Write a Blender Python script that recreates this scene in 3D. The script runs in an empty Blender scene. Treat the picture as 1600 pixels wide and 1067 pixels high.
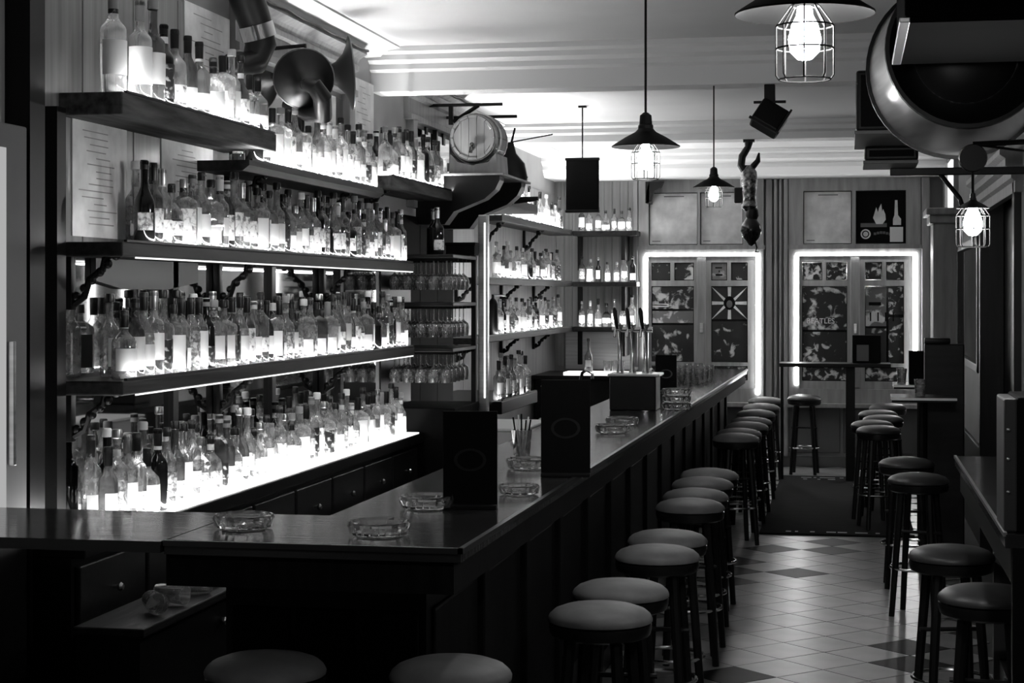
import bpy, bmesh, math, random
from mathutils import Vector, Matrix
random.seed(7)
S = bpy.context.scene
COL = S.collection
PI = math.pi

# ------------------------------------------------------------------ camera, world, lights, exposure
YAW = math.atan(530/2750)
cam_d = bpy.data.cameras.new('camera'); cam_d.sensor_width = 36; cam_d.lens = 2750*36/1600
cam_d.shift_y = -73.5/1600; cam_d.clip_start = .05
cam = bpy.data.objects.new('camera', cam_d); COL.objects.link(cam)
cam.location = (0, 0, 1.75); cam.rotation_euler = (PI/2, 0, YAW)
S.camera = cam
w = bpy.data.worlds.new('world'); S.world = w; w.use_nodes = True
w.node_tree.nodes['Background'].inputs[0].default_value = (.004, .004, .004, 1)
S.view_settings.view_transform = 'Standard'; S.view_settings.look = 'None'
S.view_settings.gamma = 1; S.view_settings.use_curve_mapping = False
S.view_settings.exposure = 0.95
cy = S.cycles
cy.max_bounces = 10; cy.diffuse_bounces = 3; cy.glossy_bounces = 5; cy.transmission_bounces = 10
cy.transparent_max_bounces = 24; cy.sample_clamp_indirect = 3; cy.sample_clamp_direct = 0
cy.caustics_refractive = False; cy.caustics_reflective = False

def area(name, loc, size, direction, power, spread=PI):
    """a real strip of LEDs: long side along size[0]'s axis"""
    d = bpy.data.lights.new(name, 'AREA'); d.shape = 'RECTANGLE'
    d.size, d.size_y = size; d.energy = power; d.spread = spread
    o = bpy.data.objects.new(name, d); COL.objects.link(o); o.location = loc
    z = -Vector(direction).normalized()
    return o, z
def strip_y(name, x, y0, y1, z, direction, power, wd=.012, spread=PI):     # LED strip running along the room
    o, zz = area(name, (x, (y0+y1)/2, z), (y1-y0, wd), direction, power, spread)
    xx = Vector((0, 1, 0)); yy = zz.cross(xx).normalized(); xx = yy.cross(zz)
    o.rotation_euler = Matrix((xx, yy, zz)).transposed().to_euler()
def strip_x(name, x0, x1, y, z, direction, power, wd=.012):
    o, zz = area(name, ((x0+x1)/2, y, z), (x1-x0, wd), direction, power)
    xx = Vector((1, 0, 0)); yy = zz.cross(xx).normalized(); xx = yy.cross(zz)
    o.rotation_euler = Matrix((xx, yy, zz)).transposed().to_euler()
LED = 2.9    # watts per metre of shelf strip
# (front x, y0, y1, shelf top z, factor)
for k, (x, y0, y1, z, f) in enumerate([
        (-2.503, 5.85, 7.43, 2.463, .8), (-2.503, 7.15, 9.25, 2.325, 1.25), (-2.503, 9.48, 11.1, 2.415, 1.0),
        (-2.503, 5.85, 9.93, 1.938, .75), (-2.503, 5.85, 9.93, 1.45, .85), (-2.503, 5.5, 9.95, .945, 1.5),
        (-2.803, 13.1, 17.6, 1.885, .7), (-2.803, 13.1, 17.6, 1.425, .9), (-2.803, 14.2, 17.6, 2.405, 1.3), (-2.453, 12.15, 13.75, 2.455, 1.5),
        (-2.453, 12.0, 13.4, 1.005, .8)]):
    strip_y('led_strip_light', x, y0, y1, z+.004, (-1, 0, .75), LED*f*(y1-y0))
for z, f in ((1.878, .5), (1.393, .5)):                          # strips under the front of two shelves
    strip_y('led_strip_light', -2.51, 5.9, 9.9, z-.008, (-.7, 0, -1), LED*f*1.1)
for z, f in ((2.405, .8), (1.885, .8), (1.425, 1.0)):
    strip_x('led_strip_light', -2.75, -2.15, 17.8, z+.004, (0, 1, .75), LED*f*.6)
# cove strips lying behind the bottles of the top shelves, throwing light up to the ceiling and the beams
for x, y0, y1, z, p in ((-2.605, 5.9, 7.4, 2.47, 6), (-2.605, 7.6, 9.2, 2.33, 9), (-2.605, 9.5, 10.9, 2.42, 9), (-2.6, 12.2, 13.7, 2.46, 11), (-2.93, 14.4, 17.5, 2.41, 15)):
    strip_y('cove_strip_light', x, y0, y1, z, (.75, 0, 1), p*(y1-y0), .02, 2.0)

# ------------------------------------------------------------------ materials
def mat(name, col, rough=.5, metal=0, spec=.5, noise=None, bump=None, emit=None, coat=0):
    m = bpy.data.materials.new(name); m.use_nodes = True
    nt = m.node_tree; b = nt.nodes['Principled BSDF']
    b.inputs['Base Color'].default_value = (col, col, col, 1)
    b.inputs['Roughness'].default_value = rough; b.inputs['Metallic'].default_value = metal
    b.inputs['Specular IOR Level'].default_value = spec; b.inputs['Coat Weight'].default_value = coat
    b.inputs['Coat Roughness'].default_value = .12
    if emit:
        b.inputs['Emission Color'].default_value = (1, 1, 1, 1); b.inputs['Emission Strength'].default_value = emit
    if noise or bump:
        tc = nt.nodes.new('ShaderNodeTexCoord'); mp = nt.nodes.new('ShaderNodeMapping')
        nt.links.new(tc.outputs['Object'], mp.inputs[0])
        n = nt.nodes.new('ShaderNodeTexNoise'); nt.links.new(mp.outputs[0], n.inputs['Vector'])
        sc, lo, hi = noise or ((6, 6, 6), col, col)
        mp.inputs['Scale'].default_value = sc; n.inputs['Scale'].default_value = 1; n.inputs['Detail'].default_value = 5
        if noise:
            r = nt.nodes.new('ShaderNodeValToRGB'); nt.links.new(n.outputs['Fac'], r.inputs[0])
            r.color_ramp.elements[0].position = .3; r.color_ramp.elements[1].position = .7
            r.color_ramp.elements[0].color = (lo, lo, lo, 1); r.color_ramp.elements[1].color = (hi, hi, hi, 1)
            nt.links.new(r.outputs[0], b.inputs['Base Color'])
        if bump:
            bp = nt.nodes.new('ShaderNodeBump'); bp.inputs['Strength'].default_value = bump; bp.inputs['Distance'].default_value = .01
            nt.links.new(n.outputs['Fac'], bp.inputs['Height']); nt.links.new(bp.outputs[0], b.inputs['Normal'])
    return m
def emis(name, s):
    m = bpy.data.materials.new(name); m.use_nodes = True; nt = m.node_tree; nt.nodes.clear()
    e = nt.nodes.new('ShaderNodeEmission'); o = nt.nodes.new('ShaderNodeOutputMaterial')
    e.inputs[1].default_value = s; nt.links.new(e.outputs[0], o.inputs[0]); return m
def thin(name, centre, edge, gloss=.12, rough=.05, glow=0, hz=.8):
    """thin walled clear glass: what is behind shows through, edges are darker because more glass lies there"""
    m = bpy.data.materials.new(name); m.use_nodes = True; nt = m.node_tree; nt.nodes.clear()
    o = nt.nodes.new('ShaderNodeOutputMaterial'); t = nt.nodes.new('ShaderNodeBsdfTransparent')
    g = nt.nodes.new('ShaderNodeBsdfGlossy'); g.inputs['Roughness'].default_value = rough
    mx = nt.nodes.new("ShaderNodeMixShader"); lw = nt.nodes.new('ShaderNodeLayerWeight'); lw.inputs[0].default_value = .35
    r = nt.nodes.new('ShaderNodeValToRGB'); r.color_ramp.elements[0].color = (centre,)*3+(1,); r.color_ramp.elements[1].color = (edge,)*3+(1,)
    r.color_ramp.elements[1].position = .8
    mr = nt.nodes.new('ShaderNodeMapRange'); mr.inputs['To Min'].default_value = gloss*.5; mr.inputs['To Max'].default_value = min(1, gloss*4)
    nt.links.new(lw.outputs['Facing'], r.inputs[0]); nt.links.new(r.outputs[0], t.inputs[0])
    nt.links.new(lw.outputs['Facing'], mr.inputs[0]); nt.links.new(mr.outputs[0], mx.inputs[0])
    nt.links.new(t.outputs[0], mx.inputs[1]); nt.links.new(g.outputs[0], mx.inputs[2])
    glow_mix(nt, mx.outputs[0], o, glow, hz); return m
def glow_mix(nt, src, o, glow, col):
    """pale diffuse and translucent share stands in for light glowing through the glass"""
    if not glow: nt.links.new(src, o.inputs[0]); return
    d = nt.nodes.new('ShaderNodeBsdfDiffuse'); d.inputs[0].default_value = (col,)*3+(1,)  # pale scatter paints the lit look of the glass into the material
    tr = nt.nodes.new('ShaderNodeBsdfTranslucent'); tr.inputs[0].default_value = (col,)*3+(1,)
    a = nt.nodes.new('ShaderNodeMixShader'); a.inputs[0].default_value = .5; b = nt.nodes.new('ShaderNodeMixShader')
    tc = nt.nodes.new('ShaderNodeTexCoord'); n = nt.nodes.new('ShaderNodeTexNoise'); n.inputs['Scale'].default_value = 38
    nt.links.new(tc.outputs['Object'], n.inputs['Vector']); mr = nt.nodes.new('ShaderNodeMapRange')
    mr.inputs['From Min'].default_value = .35; mr.inputs['From Max'].default_value = .65; mr.inputs['To Min'].default_value = glow*.25; mr.inputs['To Max'].default_value = glow*1.75
    nt.links.new(n.outputs['Fac'], mr.inputs[0]); nt.links.new(mr.outputs[0], b.inputs[0])
    nt.links.new(d.outputs[0], a.inputs[1]); nt.links.new(tr.outputs[0], a.inputs[2])
    nt.links.new(src, b.inputs[1]); nt.links.new(a.outputs[0], b.inputs[2]); nt.links.new(b.outputs[0], o.inputs[0])
def solid_glass(name, tint, rough=0.02, glow=0, hz=.8):
    m = bpy.data.materials.new(name); m.use_nodes = True; nt = m.node_tree; nt.nodes.clear()
    o = nt.nodes.new('ShaderNodeOutputMaterial'); g = nt.nodes.new('ShaderNodeBsdfGlass')
    g.inputs['Color'].default_value = (tint,)*3+(1,); g.inputs['Roughness'].default_value = rough; g.inputs['IOR'].default_value = 1.4
    glow_mix(nt, g.outputs[0], o, glow, hz); return m
def print_mat(name, seed, scale, lo, hi, thr=.5, sharp=.06, stretch=(1, 1, 1), rough=.5):
    """flat print: high contrast blotches of a photograph seen from far"""
    m = bpy.data.materials.new(name); m.use_nodes = True; nt = m.node_tree; b = nt.nodes['Principled BSDF']
    b.inputs['Roughness'].default_value = rough
    tc = nt.nodes.new('ShaderNodeTexCoord'); mp = nt.nodes.new('ShaderNodeMapping')
    mp.inputs['Location'].default_value = (seed*3.7, seed*1.3, seed*2.1); mp.inputs['Scale'].default_value = [scale*s for s in stretch]
    n = nt.nodes.new('ShaderNodeTexNoise'); n.inputs['Scale'].default_value = 1; n.inputs['Detail'].default_value = 7; n.inputs['Distortion'].default_value = .5
    r = nt.nodes.new('ShaderNodeValToRGB'); r.color_ramp.elements[0].position = thr-sharp; r.color_ramp.elements[1].position = thr+sharp
    r.color_ramp.elements[0].color = (lo,)*3+(1,); r.color_ramp.elements[1].color = (hi,)*3+(1,)
    nt.links.new(tc.outputs['Object'], mp.inputs[0]); nt.links.new(mp.outputs[0], n.inputs['Vector'])
    nt.links.new(n.outputs['Fac'], r.inputs[0]); nt.links.new(r.outputs[0], b.inputs['Base Color']); return m

M = dict(
    plaster=mat('plaster', .75, .8, bump=.1, noise=((1.2, 1.2, 1.2), .7, .78)),
    plaster_grey=mat('grey_plaster', .3, .7, noise=((2, 2, 2), .26, .34)),
    wall_wood=mat('wall_wood', .2, .3, noise=((30, 30, 1.2), .13, .24)),
    pine=mat('pale_boards', .24, .45, noise=((40, 40, 1), .17, .3)),
    casing=mat('painted_casing', .27, .4, noise=((20, 20, 2), .2, .33)),
    dark=mat('dark_wood', .006, .4, spec=.3, noise=((3, 30, 30), .004, .009)),
    darkv=mat('dark_wood_upright', .008, .35, spec=.3, noise=((30, 30, 2), .005, .012)),
    shelf=mat('shelf_wood', .012, .5, spec=.25, noise=((30, 2, 30), .004, .022), bump=.3),
    oldwood=mat('worn_wood', .06, .65, spec=.2, noise=((25, 3, 25), .012, .1), bump=.6),
    bartop=mat('polished_bar_top', .02, .13, spec=.9, noise=((2, 40, 10), .008, .035), bump=.12),
    velvet=mat('soot_black', .0008, .9, spec=.02), shade=mat('black_enamel', .0025, .5, spec=.2), black=mat('black_paint', .003, .4, spec=.25), matt=mat('matt_black', .004, .7, spec=.06), cloth=mat('black_cloth', .012, .85),
    leather=mat('grey_leather', .115, .55, spec=.3, bump=.15, noise=((14, 14, 14), .12, .16)),
    rim=mat('dark_rim', .008, .3), chrome=mat('chrome', .75, .18, 1), steel=mat('brushed_steel', .7, .28, 1, noise=((2, 2, 60), .6, .8)), wire=mat('cage_wire', .004, .7, spec=.05),
    brass=mat('dull_brass', .16, .3, 1), horn=mat('dark_horn', .01, .38, spec=.3, noise=((5, 5, 5), .005, .018)),
    mirror=mat('mirror', .62, .03, 1), barrel=mat('barrel_wood', .3, .45, noise=((14, 14, 2), .2, .4)),
    tile=mat('floor_tile', .24, .3, noise=((5, 5, 5), .2, .28)), tile2=mat('floor_tile_worn', .21, .3, noise=((5, 5, 5), .17, .25)),
    tile_black=mat('black_floor_tile', .005, .45, spec=.12, noise=((12, 12, 12), .003, .01)), grout=mat('grout', .05, .8),
    mat_=mat('floor_mat', .007, .9, spec=.1, bump=.4), beam=mat('brightened_beam_plaster', .9, .6), wall_dim=mat('darkened_plaster', .16, .6, noise=((2, 2, 2), .1, .15)), faint=mat('faint_ink', .3, .7), bar_dark=mat('bar_front_wood', .004, .6, spec=.12, noise=((30, 30, 2), .002, .006)), leather2=mat('dark_leather', .035, .4, spec=.4, bump=.15), edge_dark=mat('dark_grey_edge', .03, .5), paper=mat('parchment', .8, .7, noise=((7, 7, 7), .55, .88)),  # beam lightens the plaster for light it lacks, wall_dim darkens it for shade
    white=mat('white_paint', .75, .5), lit=emis('led_tube', 17), led_line=emis('led_line', 1.1), bulb=emis('bulb_glow', 300), lit_soft=emis('lit_pane', .22),
    lit_win=emis('daylit_pane', .9), lit_shelf=emis('lit_counter_panel', 1.5), glass=solid_glass('cut_glass', 1.0, 0, .05, .9), clear=thin('clear_glass', .9, .3, .25, glow=.15),
    dull=mat('dull_grey', .1, .5), pale=mat('pale_plastic', .5, .4), window_glass=mat('dark_window_glass', .01, .06), stud=mat('stud', .6, .25, 1),
)
GL = [thin('bottle_clear', .92, .3, glow=.16), thin('bottle_smoke', .5, .08, glow=.1, hz=.5), thin('bottle_pale', .8, .2, glow=.2),
      solid_glass('bottle_spirit', .95, glow=.14), solid_glass('bottle_amber', .55, glow=.1, hz=.5), mat('bottle_black', .006, .08)]
LQ = [thin('liquid_dark', .2, .05, .05), thin('liquid_mid', .45, .12, .05), thin('liquid_light', .7, .2, .05)]
GLN = ['clear', 'smoky', 'pale', 'clear', 'amber-grey', 'black']
LB = [mat('label_white', .8, .6), print_mat('label_print_white', 1, 55, .12, .8, .42, .1), print_mat('label_print_grey', 5, 60, .08, .5, .5, .1),
      mat('label_cream', .55, .6), print_mat('label_print_black', 9, 50, .01, .45, .6, .08)]
LBN = ['white', 'printed white', 'mottled grey', 'cream', 'printed black']
CP = [mat('cap_black', .008, .3), mat('cap_white', .7, .4), mat('cap_metal', .55, .3, 1), mat('cap_cork', .3, .7)]
CPN = ['black', 'white', 'metal', 'cork']

# ------------------------------------------------------------------ mesh helpers
class MB:
    def __init__(s): s.v = []; s.f = []
    def add(s, vs, fs, mtx=None):
        n = len(s.v)
        s.v += [tuple(mtx @ Vector(p)) if mtx is not None else tuple(p) for p in vs]
        s.f += [tuple(i+n for i in q) for q in fs]; return s
    def box(s, x0, y0, z0, x1, y1, z1, b=0, mtx=None):
        if not b:
            return s.add([(x0,y0,z0),(x1,y0,z0),(x1,y1,z0),(x0,y1,z0),(x0,y0,z1),(x1,y0,z1),(x1,y1,z1),(x0,y1,z1)],
                         [(0,3,2,1),(4,5,6,7),(0,1,5,4),(1,2,6,5),(2,3,7,6),(3,0,4,7)], mtx)
        bm = bmesh.new(); bmesh.ops.create_cube(bm, size=1)
        for q in bm.verts: q.co = Vector(((x0+x1)/2+q.co.x*(x1-x0), (y0+y1)/2+q.co.y*(y1-y0), (z0+z1)/2+q.co.z*(z1-z0)))
        bmesh.ops.bevel(bm, geom=list(bm.edges), offset=b, segments=2, affect='EDGES', profile=.5)
        bm.verts.index_update(); vs = [tuple(q.co) for q in bm.verts]; fs = [[q.index for q in f.verts] for f in bm.faces]; bm.free()
        return s.add(vs, fs, mtx)
    def lathe(s, prof, seg=16, mtx=None, sx=1, sy=1, ph=0, close=False):
        vs = []; fs = []; n = len(prof)
        for r, z in prof:
            for k in range(seg):
                a = 2*PI*k/seg+ph; vs.append((r*math.cos(a)*sx, r*math.sin(a)*sy, z))
        for i in range(n-1):
            for k in range(seg):
                k2 = (k+1) % seg; fs.append((i*seg+k, i*seg+k2, (i+1)*seg+k2, (i+1)*seg+k))
        if close:
            for k in range(seg):
                k2 = (k+1) % seg; fs.append(((n-1)*seg+k, (n-1)*seg+k2, k2, k))
        else:
            if prof[0][0] > 1e-4: fs.append(tuple(range(seg-1, -1, -1)))
            if prof[-1][0] > 1e-4: fs.append(tuple((n-1)*seg+k for k in range(seg)))
        return s.add(vs, fs, mtx)
    def tube(s, pts, r, seg=8, rad=None):
        pts = [Vector(p) for p in pts]; n = len(pts); vs = []; fs = []; u = None
        for i, p in enumerate(pts):
            t = (pts[min(i+1, n-1)]-pts[max(i-1, 0)]).normalized()
            if u is None: u = t.cross(Vector((0, 0, 1)) if abs(t.z) < .9 else Vector((1, 0, 0))).normalized()
            else: u = (u-t*u.dot(t)).normalized()
            q = t.cross(u); rr = rad[i] if rad else r
            for k in range(seg):
                a = 2*PI*k/seg; vs.append(p+u*math.cos(a)*rr+q*math.sin(a)*rr)
        for i in range(n-1):
            for k in range(seg):
                k2 = (k+1) % seg; fs.append((i*seg+k, i*seg+k2, (i+1)*seg+k2, (i+1)*seg+k))
        fs.append(tuple(range(seg-1, -1, -1))); fs.append(tuple((n-1)*seg+k for k in range(seg)))
        return s.add(vs, fs)
    def prism(s, poly, fn, a, b):
        n = len(poly); vs = [fn(p, q, a) for p, q in poly]+[fn(p, q, b) for p, q in poly]
        fs = [tuple(range(n-1, -1, -1)), tuple(range(n, 2*n))]+[(i, (i+1) % n, (i+1) % n+n, i+n) for i in range(n)]
        return s.add(vs, fs)
    def ball(s, c, r, seg=10, sz=1):
        k = 7; return s.lathe([(r*math.sin(PI*i/k), -r*sz*math.cos(PI*i/k)) for i in range(k+1)], seg, Matrix.Translation(c))
    def mesh(s, name, smooth=True, ang=.6):
        me = bpy.data.meshes.new(name); me.from_pydata(s.v, [], s.f)
        bm = bmesh.new(); bm.from_mesh(me); bmesh.ops.recalc_face_normals(bm, faces=bm.faces); bm.to_mesh(me); bm.free()
        if smooth:
            me.polygons.foreach_set('use_smooth', [True]*len(me.polygons))
            me.set_sharp_from_angle(angle=ang)
        me.update(); return me
def link(name, me, m=None, parent=None, loc=None, rz=0, rot=None):
    o = bpy.data.objects.new(name, me); COL.objects.link(o)
    if m is not None and len(me.materials) == 0: me.materials.append(m)
    if parent: o.parent = parent
    if loc: o.location = loc
    if rz: o.rotation_euler.z = rz
    if rot: o.rotation_euler = rot
    return o
def obj(name, mb, m, parent=None, smooth=True, loc=None, rz=0, rot=None):
    return link(name, mb.mesh(name, smooth), m, parent, loc, rz, rot)
def tag(o, label, cat, group=None):
    o['label'] = label; o['category'] = cat
    if group: o['group'] = group
    return o
def thing(name, label, cat, loc=(0, 0, 0), rz=0, group=None):
    o = bpy.data.objects.new(name, None); COL.objects.link(o); o.location = loc; o.rotation_euler.z = rz; o.empty_display_size = .05
    return tag(o, label, cat, group)
def struct(name, mb, m, parent=None, smooth=False):
    o = obj(name, mb, m, parent, smooth)
    if parent is None: o['kind'] = 'structure'
    return o
def struct_e(name):
    o = bpy.data.objects.new(name, None); COL.objects.link(o); o['kind'] = 'structure'; o.empty_display_size = .05; return o
def dup(root, loc, rz=0, label=None):
    r = root.copy(); COL.objects.link(r); r.location = loc; r.rotation_euler.z = rz
    if label: r['label'] = label
    for ch in list(root.children):
        c = ch.copy(); COL.objects.link(c); c.parent = r
        for g in ch.children:
            d = g.copy(); COL.objects.link(d); d.parent = c
    return r
ORD = ['', 'first', 'second', 'third', 'fourth', 'fifth', 'sixth', 'seventh', 'eighth', 'ninth', 'tenth', 'eleventh', 'twelfth', 'thirteenth',
       'fourteenth', 'fifteenth', 'sixteenth', 'seventeenth', 'eighteenth', 'nineteenth']
TENS = {2: 'twent', 3: 'thirt', 4: 'fort', 5: 'fift'}
def ordn(n):
    if n < 20: return ORD[n]
    t, u = divmod(n, 10)
    return TENS[t]+'ieth' if u == 0 else TENS[t]+'y-'+ORD[u]
def axis_mtx(loc, direction):
    return Matrix.Translation(loc) @ Vector((0, 0, 1)).rotation_difference(Vector(direction).normalized()).to_matrix().to_4x4()
def fxz(p, q, t): return (p, t, q)      # profile in x,z swept along y
def fyz(p, q, t): return (t, p, q)      # profile in y,z swept along x
def fxy(p, q, t): return (p, q, t)

# ------------------------------------------------------------------ room shell
XL, XR, YB, YF, ZC = -2.75, .9, 18.2, -1.2, 3.18
XA = -3.05      # the left wall steps back beyond the barrel
floor = struct('floor', MB().box(-3.25, YF, -.12, 1.1, YB+.3, -.006), M['grout'])
struct('ceiling', MB().box(-3.25, YF, ZC, 1.1, YB+.3, ZC+.12), M['plaster'])
wl = struct('wall_left', MB().box(-3.25, YF, -.006, XL, 12.05, ZC).box(-3.25, 12.05, -.006, XA, YB+.2, ZC), M['plaster_grey'])
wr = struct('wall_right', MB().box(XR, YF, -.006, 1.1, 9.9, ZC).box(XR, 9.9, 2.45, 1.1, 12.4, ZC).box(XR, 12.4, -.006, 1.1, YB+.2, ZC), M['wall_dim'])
wb = struct('wall_back', MB().box(XA, YB, -.006, XR, YB+.2, ZC), M['plaster_grey'])
struct('wall_front', MB().box(XL, YF-.1, -.006, XR, YF, ZC), M['plaster_grey'])

# floor tiles laid on the diagonal, black ones in pairs
TD = .41
blacks = {(-.13, 12.64), (-.13, 12.23), (-.54, 12.23), (-.335, 11.205), (-.745, 11.205), (-.745, 11.615), (.28, 8.95), (.28, 8.54), (-.54, 8.13), (-.745, 10.795)}
h = TD/2-.004
tm = MB().add([(h,0,0),(0,h,0),(-h,0,0),(0,-h,0),(h,0,-.006),(0,h,-.006),(-h,0,-.006),(0,-h,-.006)],
              [(0,1,2,3),(4,7,6,5),(0,4,5,1),(1,5,6,2),(2,6,7,3),(3,7,4,0)])
tmesh = [tm.mesh('floor_tile', False) for _ in range(3)]
for me, mm in zip(tmesh, ('tile', 'tile2', 'tile_black')): me.materials.append(M[mm])
ntile = 0
for i in range(-3, 3):
    for j in range(0, 40):
        for k in (0, 1):
            x = -.13+TD*i+k*TD/2; y = 6.08+TD*j/1+k*TD/2
            if not (-1.15 < x < .62 and 6.2 < y < 18.0): continue
            if 13.2 < y < 16.9 and -.6 < x < .35: continue
            isb = any(abs(x-a) < .12 and abs(y-b) < .14 for a, b in blacks)
            if ntile >= 300: continue
            ntile += 1
            t = link('floor_tile', tmesh[2] if isb else tmesh[random.random() < .35], None, floor, (x, y, 0))
            if isb: t['label'] = 'black diamond floor tile'
m_ = tag(obj('floor_mat', MB().box(-.66, 12.95, 0, .45, 17.1, .014, .004), M['mat_']), 'long black runner mat on the tiles between the two far rows of stools', 'mat')
for y, n_ in ((13.03, 9), (16.9, 14), (16.75, 6)):
    for k in range(n_):
        x = -.5+.85*(k+random.random()*.6)/n_; obj('pale_fleck', MB().box(x, y, .0135, x+random.uniform(.02, .07), y+.05, .0152), M['faint'], m_, False)

# ceiling beams and cornices (profiles swept across the room)
def cornice_near(y, z0, d=1):     # moulding on the near side of a beam
    return [(y, ZC), (y, ZC-.03), (y+.03*d, ZC-.045), (y+.03*d, ZC-.075), (y+.07*d, ZC-.095), (y+.07*d, ZC-.125), (y+.1*d, ZC-.14), (y+.1*d, z0)]
n = 1
def trim(mb, m=None):
    global n
    o = struct('trim_%d' % n, mb, m or M['plaster']); n += 1; return o
p = cornice_near(9.82, 2.93)
trim(MB().prism(p+[(10.15, 2.93), (10.15, ZC)], fyz, XL, XR), M['beam'])                                   # first beam
trim(MB().prism([(14.5, ZC), (14.5, ZC-.03), (14.55, ZC-.045), (14.55, ZC-.08), (14.61, ZC-.095), (14.61, 3.03), (14.9, 3.03), (14.9, ZC)], fyz, XA, XR), M['beam'])
trim(MB().prism([(17.3, ZC), (17.3, ZC-.04), (17.36, ZC-.06), (17.36, ZC-.1), (17.45, ZC-.14), (17.45, ZC-.18), (17.55, 2.93), (YB, 2.93), (YB, ZC)], fyz, XA, XR), M['beam'])
def cove(x, sgn):
    return [(x, ZC), (x+.2*sgn, ZC), (x+.2*sgn, ZC-.012), (x+.13*sgn, ZC-.025), (x+.1*sgn, ZC-.045), (x+.085*sgn, ZC-.06), (x, ZC-.065)]
for x, y0, y1 in ((XL, 1.0, 9.82), (XL, 10.15, 12.05), (XA, 12.05, 14.5), (XA, 14.9, 17.3)): trim(MB().prism(cove(x, 1), fxz, y0, y1))
for y0, y1 in ((1.0, 9.82), (10.15, 14.5), (14.9, 17.3)): trim(MB().prism(cove(XR, -1), fxz, y0, y1))

# ------------------------------------------------------------------ left wall dressing
def panel_l(name, y0, y1, z0, z1, m, t=.012, parent=wl):
    return obj(name, MB().box(XL-.002, y0, z0, XL+t, y1, z1, .003), m, parent, False)
for y in (5.52, 5.98, 6.44, 6.90):
    panel_l('wood_panel', y, y+.452, 1.93, 2.97, M['wall_wood'])
for y in (7.36, 7.82, 8.28, 8.74, 9.2, 9.66):
    panel_l('wood_panel', y, y+.452, 1.93, 2.3, M['wall_wood'])
for k in range(4): panel_l('shade_panel', 10.11+k*.485, 10.59+k*.485, 0, 2.25, M['matt'], .009)  # near-black sheets put in so the overlit wall here stays in shade
trim(MB().box(XL, 5.40, 0, XL+.09, 5.51, ZC-.2), M['black'])
trim(MB().box(XL, 5.665, .95, XL+.06, 5.735, 2.4), M['black'])
# mirror behind the two lower shelves
mir = thing('wall_mirror', 'wide mirror on the left wall behind the two lower bottle shelves', 'mirror', (XL, 7.7, .97))
obj('mirror_glass', MB().box(.002, -2.18, 0, .008, 2.3, .94), M['mirror'], mir, False)
for y in (-.9, .35, 1.5): obj('upright', MB().box(.002, y, 0, .03, y+.06, .94, .003), M['darkv'], mir, False)
obj('valance', MB().prism([(-1.65, .94), (-1.65, .83), (-1.4, .8), (-.95, .8), (-.62, .83), (-.62, .94)], fyz, .01, .03), M['edge_dark'], mir, False)
# papers pinned to the wall
def sheet(y0, y1, z0, z1, label, m=None, x=XL+.013):
    o = thing('wall_paper_sheet', label, 'poster', (x, (y0+y1)/2, (z0+z1)/2))
    a, b = (y1-y0)/2, (z1-z0)/2
    obj('paper', MB().box(0, -a, -b, .004, a, b), m or M['paper'], o, False)
    q = MB()
    for k in range(15): q.box(.004, -a*.8+random.random()*a*.7, b*(.85-k*.115), .0045, a*(.1+.7*random.random()), b*(.85-k*.115)-.004)
    obj('print_lines', q, M['faint'], o, False)
sheet(5.88, 6.36, 1.96, 2.38, 'pale printed sheet on the wall left of the second shelf bottles')
sheet(6.71, 7.29, 2.0, 2.38, 'pale printed sheet on the wall under the right end of the top left shelf')
sheet(6.96, 7.50, 2.47, 2.98, 'bright printed sheet above the top left shelf beside the niche frame')
sheet(9.5, 9.92, 2.45, 2.97, 'narrow pale sheet right of the horns near the first ceiling beam')

# framed niches in the left wall (old window frames with mouldings)
def niche(nm, y0, y1):
    e = struct_e(nm)
    obj('pane', MB().box(XL+.002, y0+.1, 2.3, XL+.008, y1-.1, 2.82), M['mirror'], e, False)
    obj('window_frame', MB().box(XL, y0, 2.3, XL+.05, y0+.1, 2.86, .004).box(XL, y1-.1, 2.3, XL+.05, y1, 2.86, .004), M['casing'], e, False)
    obj('mullion', MB().box(XL, (y0+y1)/2-.02, 2.3, XL+.03, (y0+y1)/2+.02, 2.86, .004), M['darkv'], e, False)
    pr = [(XL, 2.85), (XL+.05, 2.85), (XL+.05, 2.885), (XL+.03, 2.895), (XL+.03, 2.985), (XL+.055, 2.995), (XL+.055, 3.02), (XL+.045, 3.03), (XL+.06, 3.06), (XL+.1, 3.085), (XL+.1, 3.11), (XL, 3.11)]
    obj('lintel', MB().prism(pr, fxz, y0-.06, y1+.06), M['casing'], e, False)
    obj('cable', MB().tube([(XL+.108, y0-.05+(y1-y0+.1)*k/8, 3.105-.012*(k % 2)) for k in range(9)], .008, 6), M['black'], e)
niche('window_3', 7.6, 9.42); niche('window_4', 10.75, 12.2)

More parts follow.
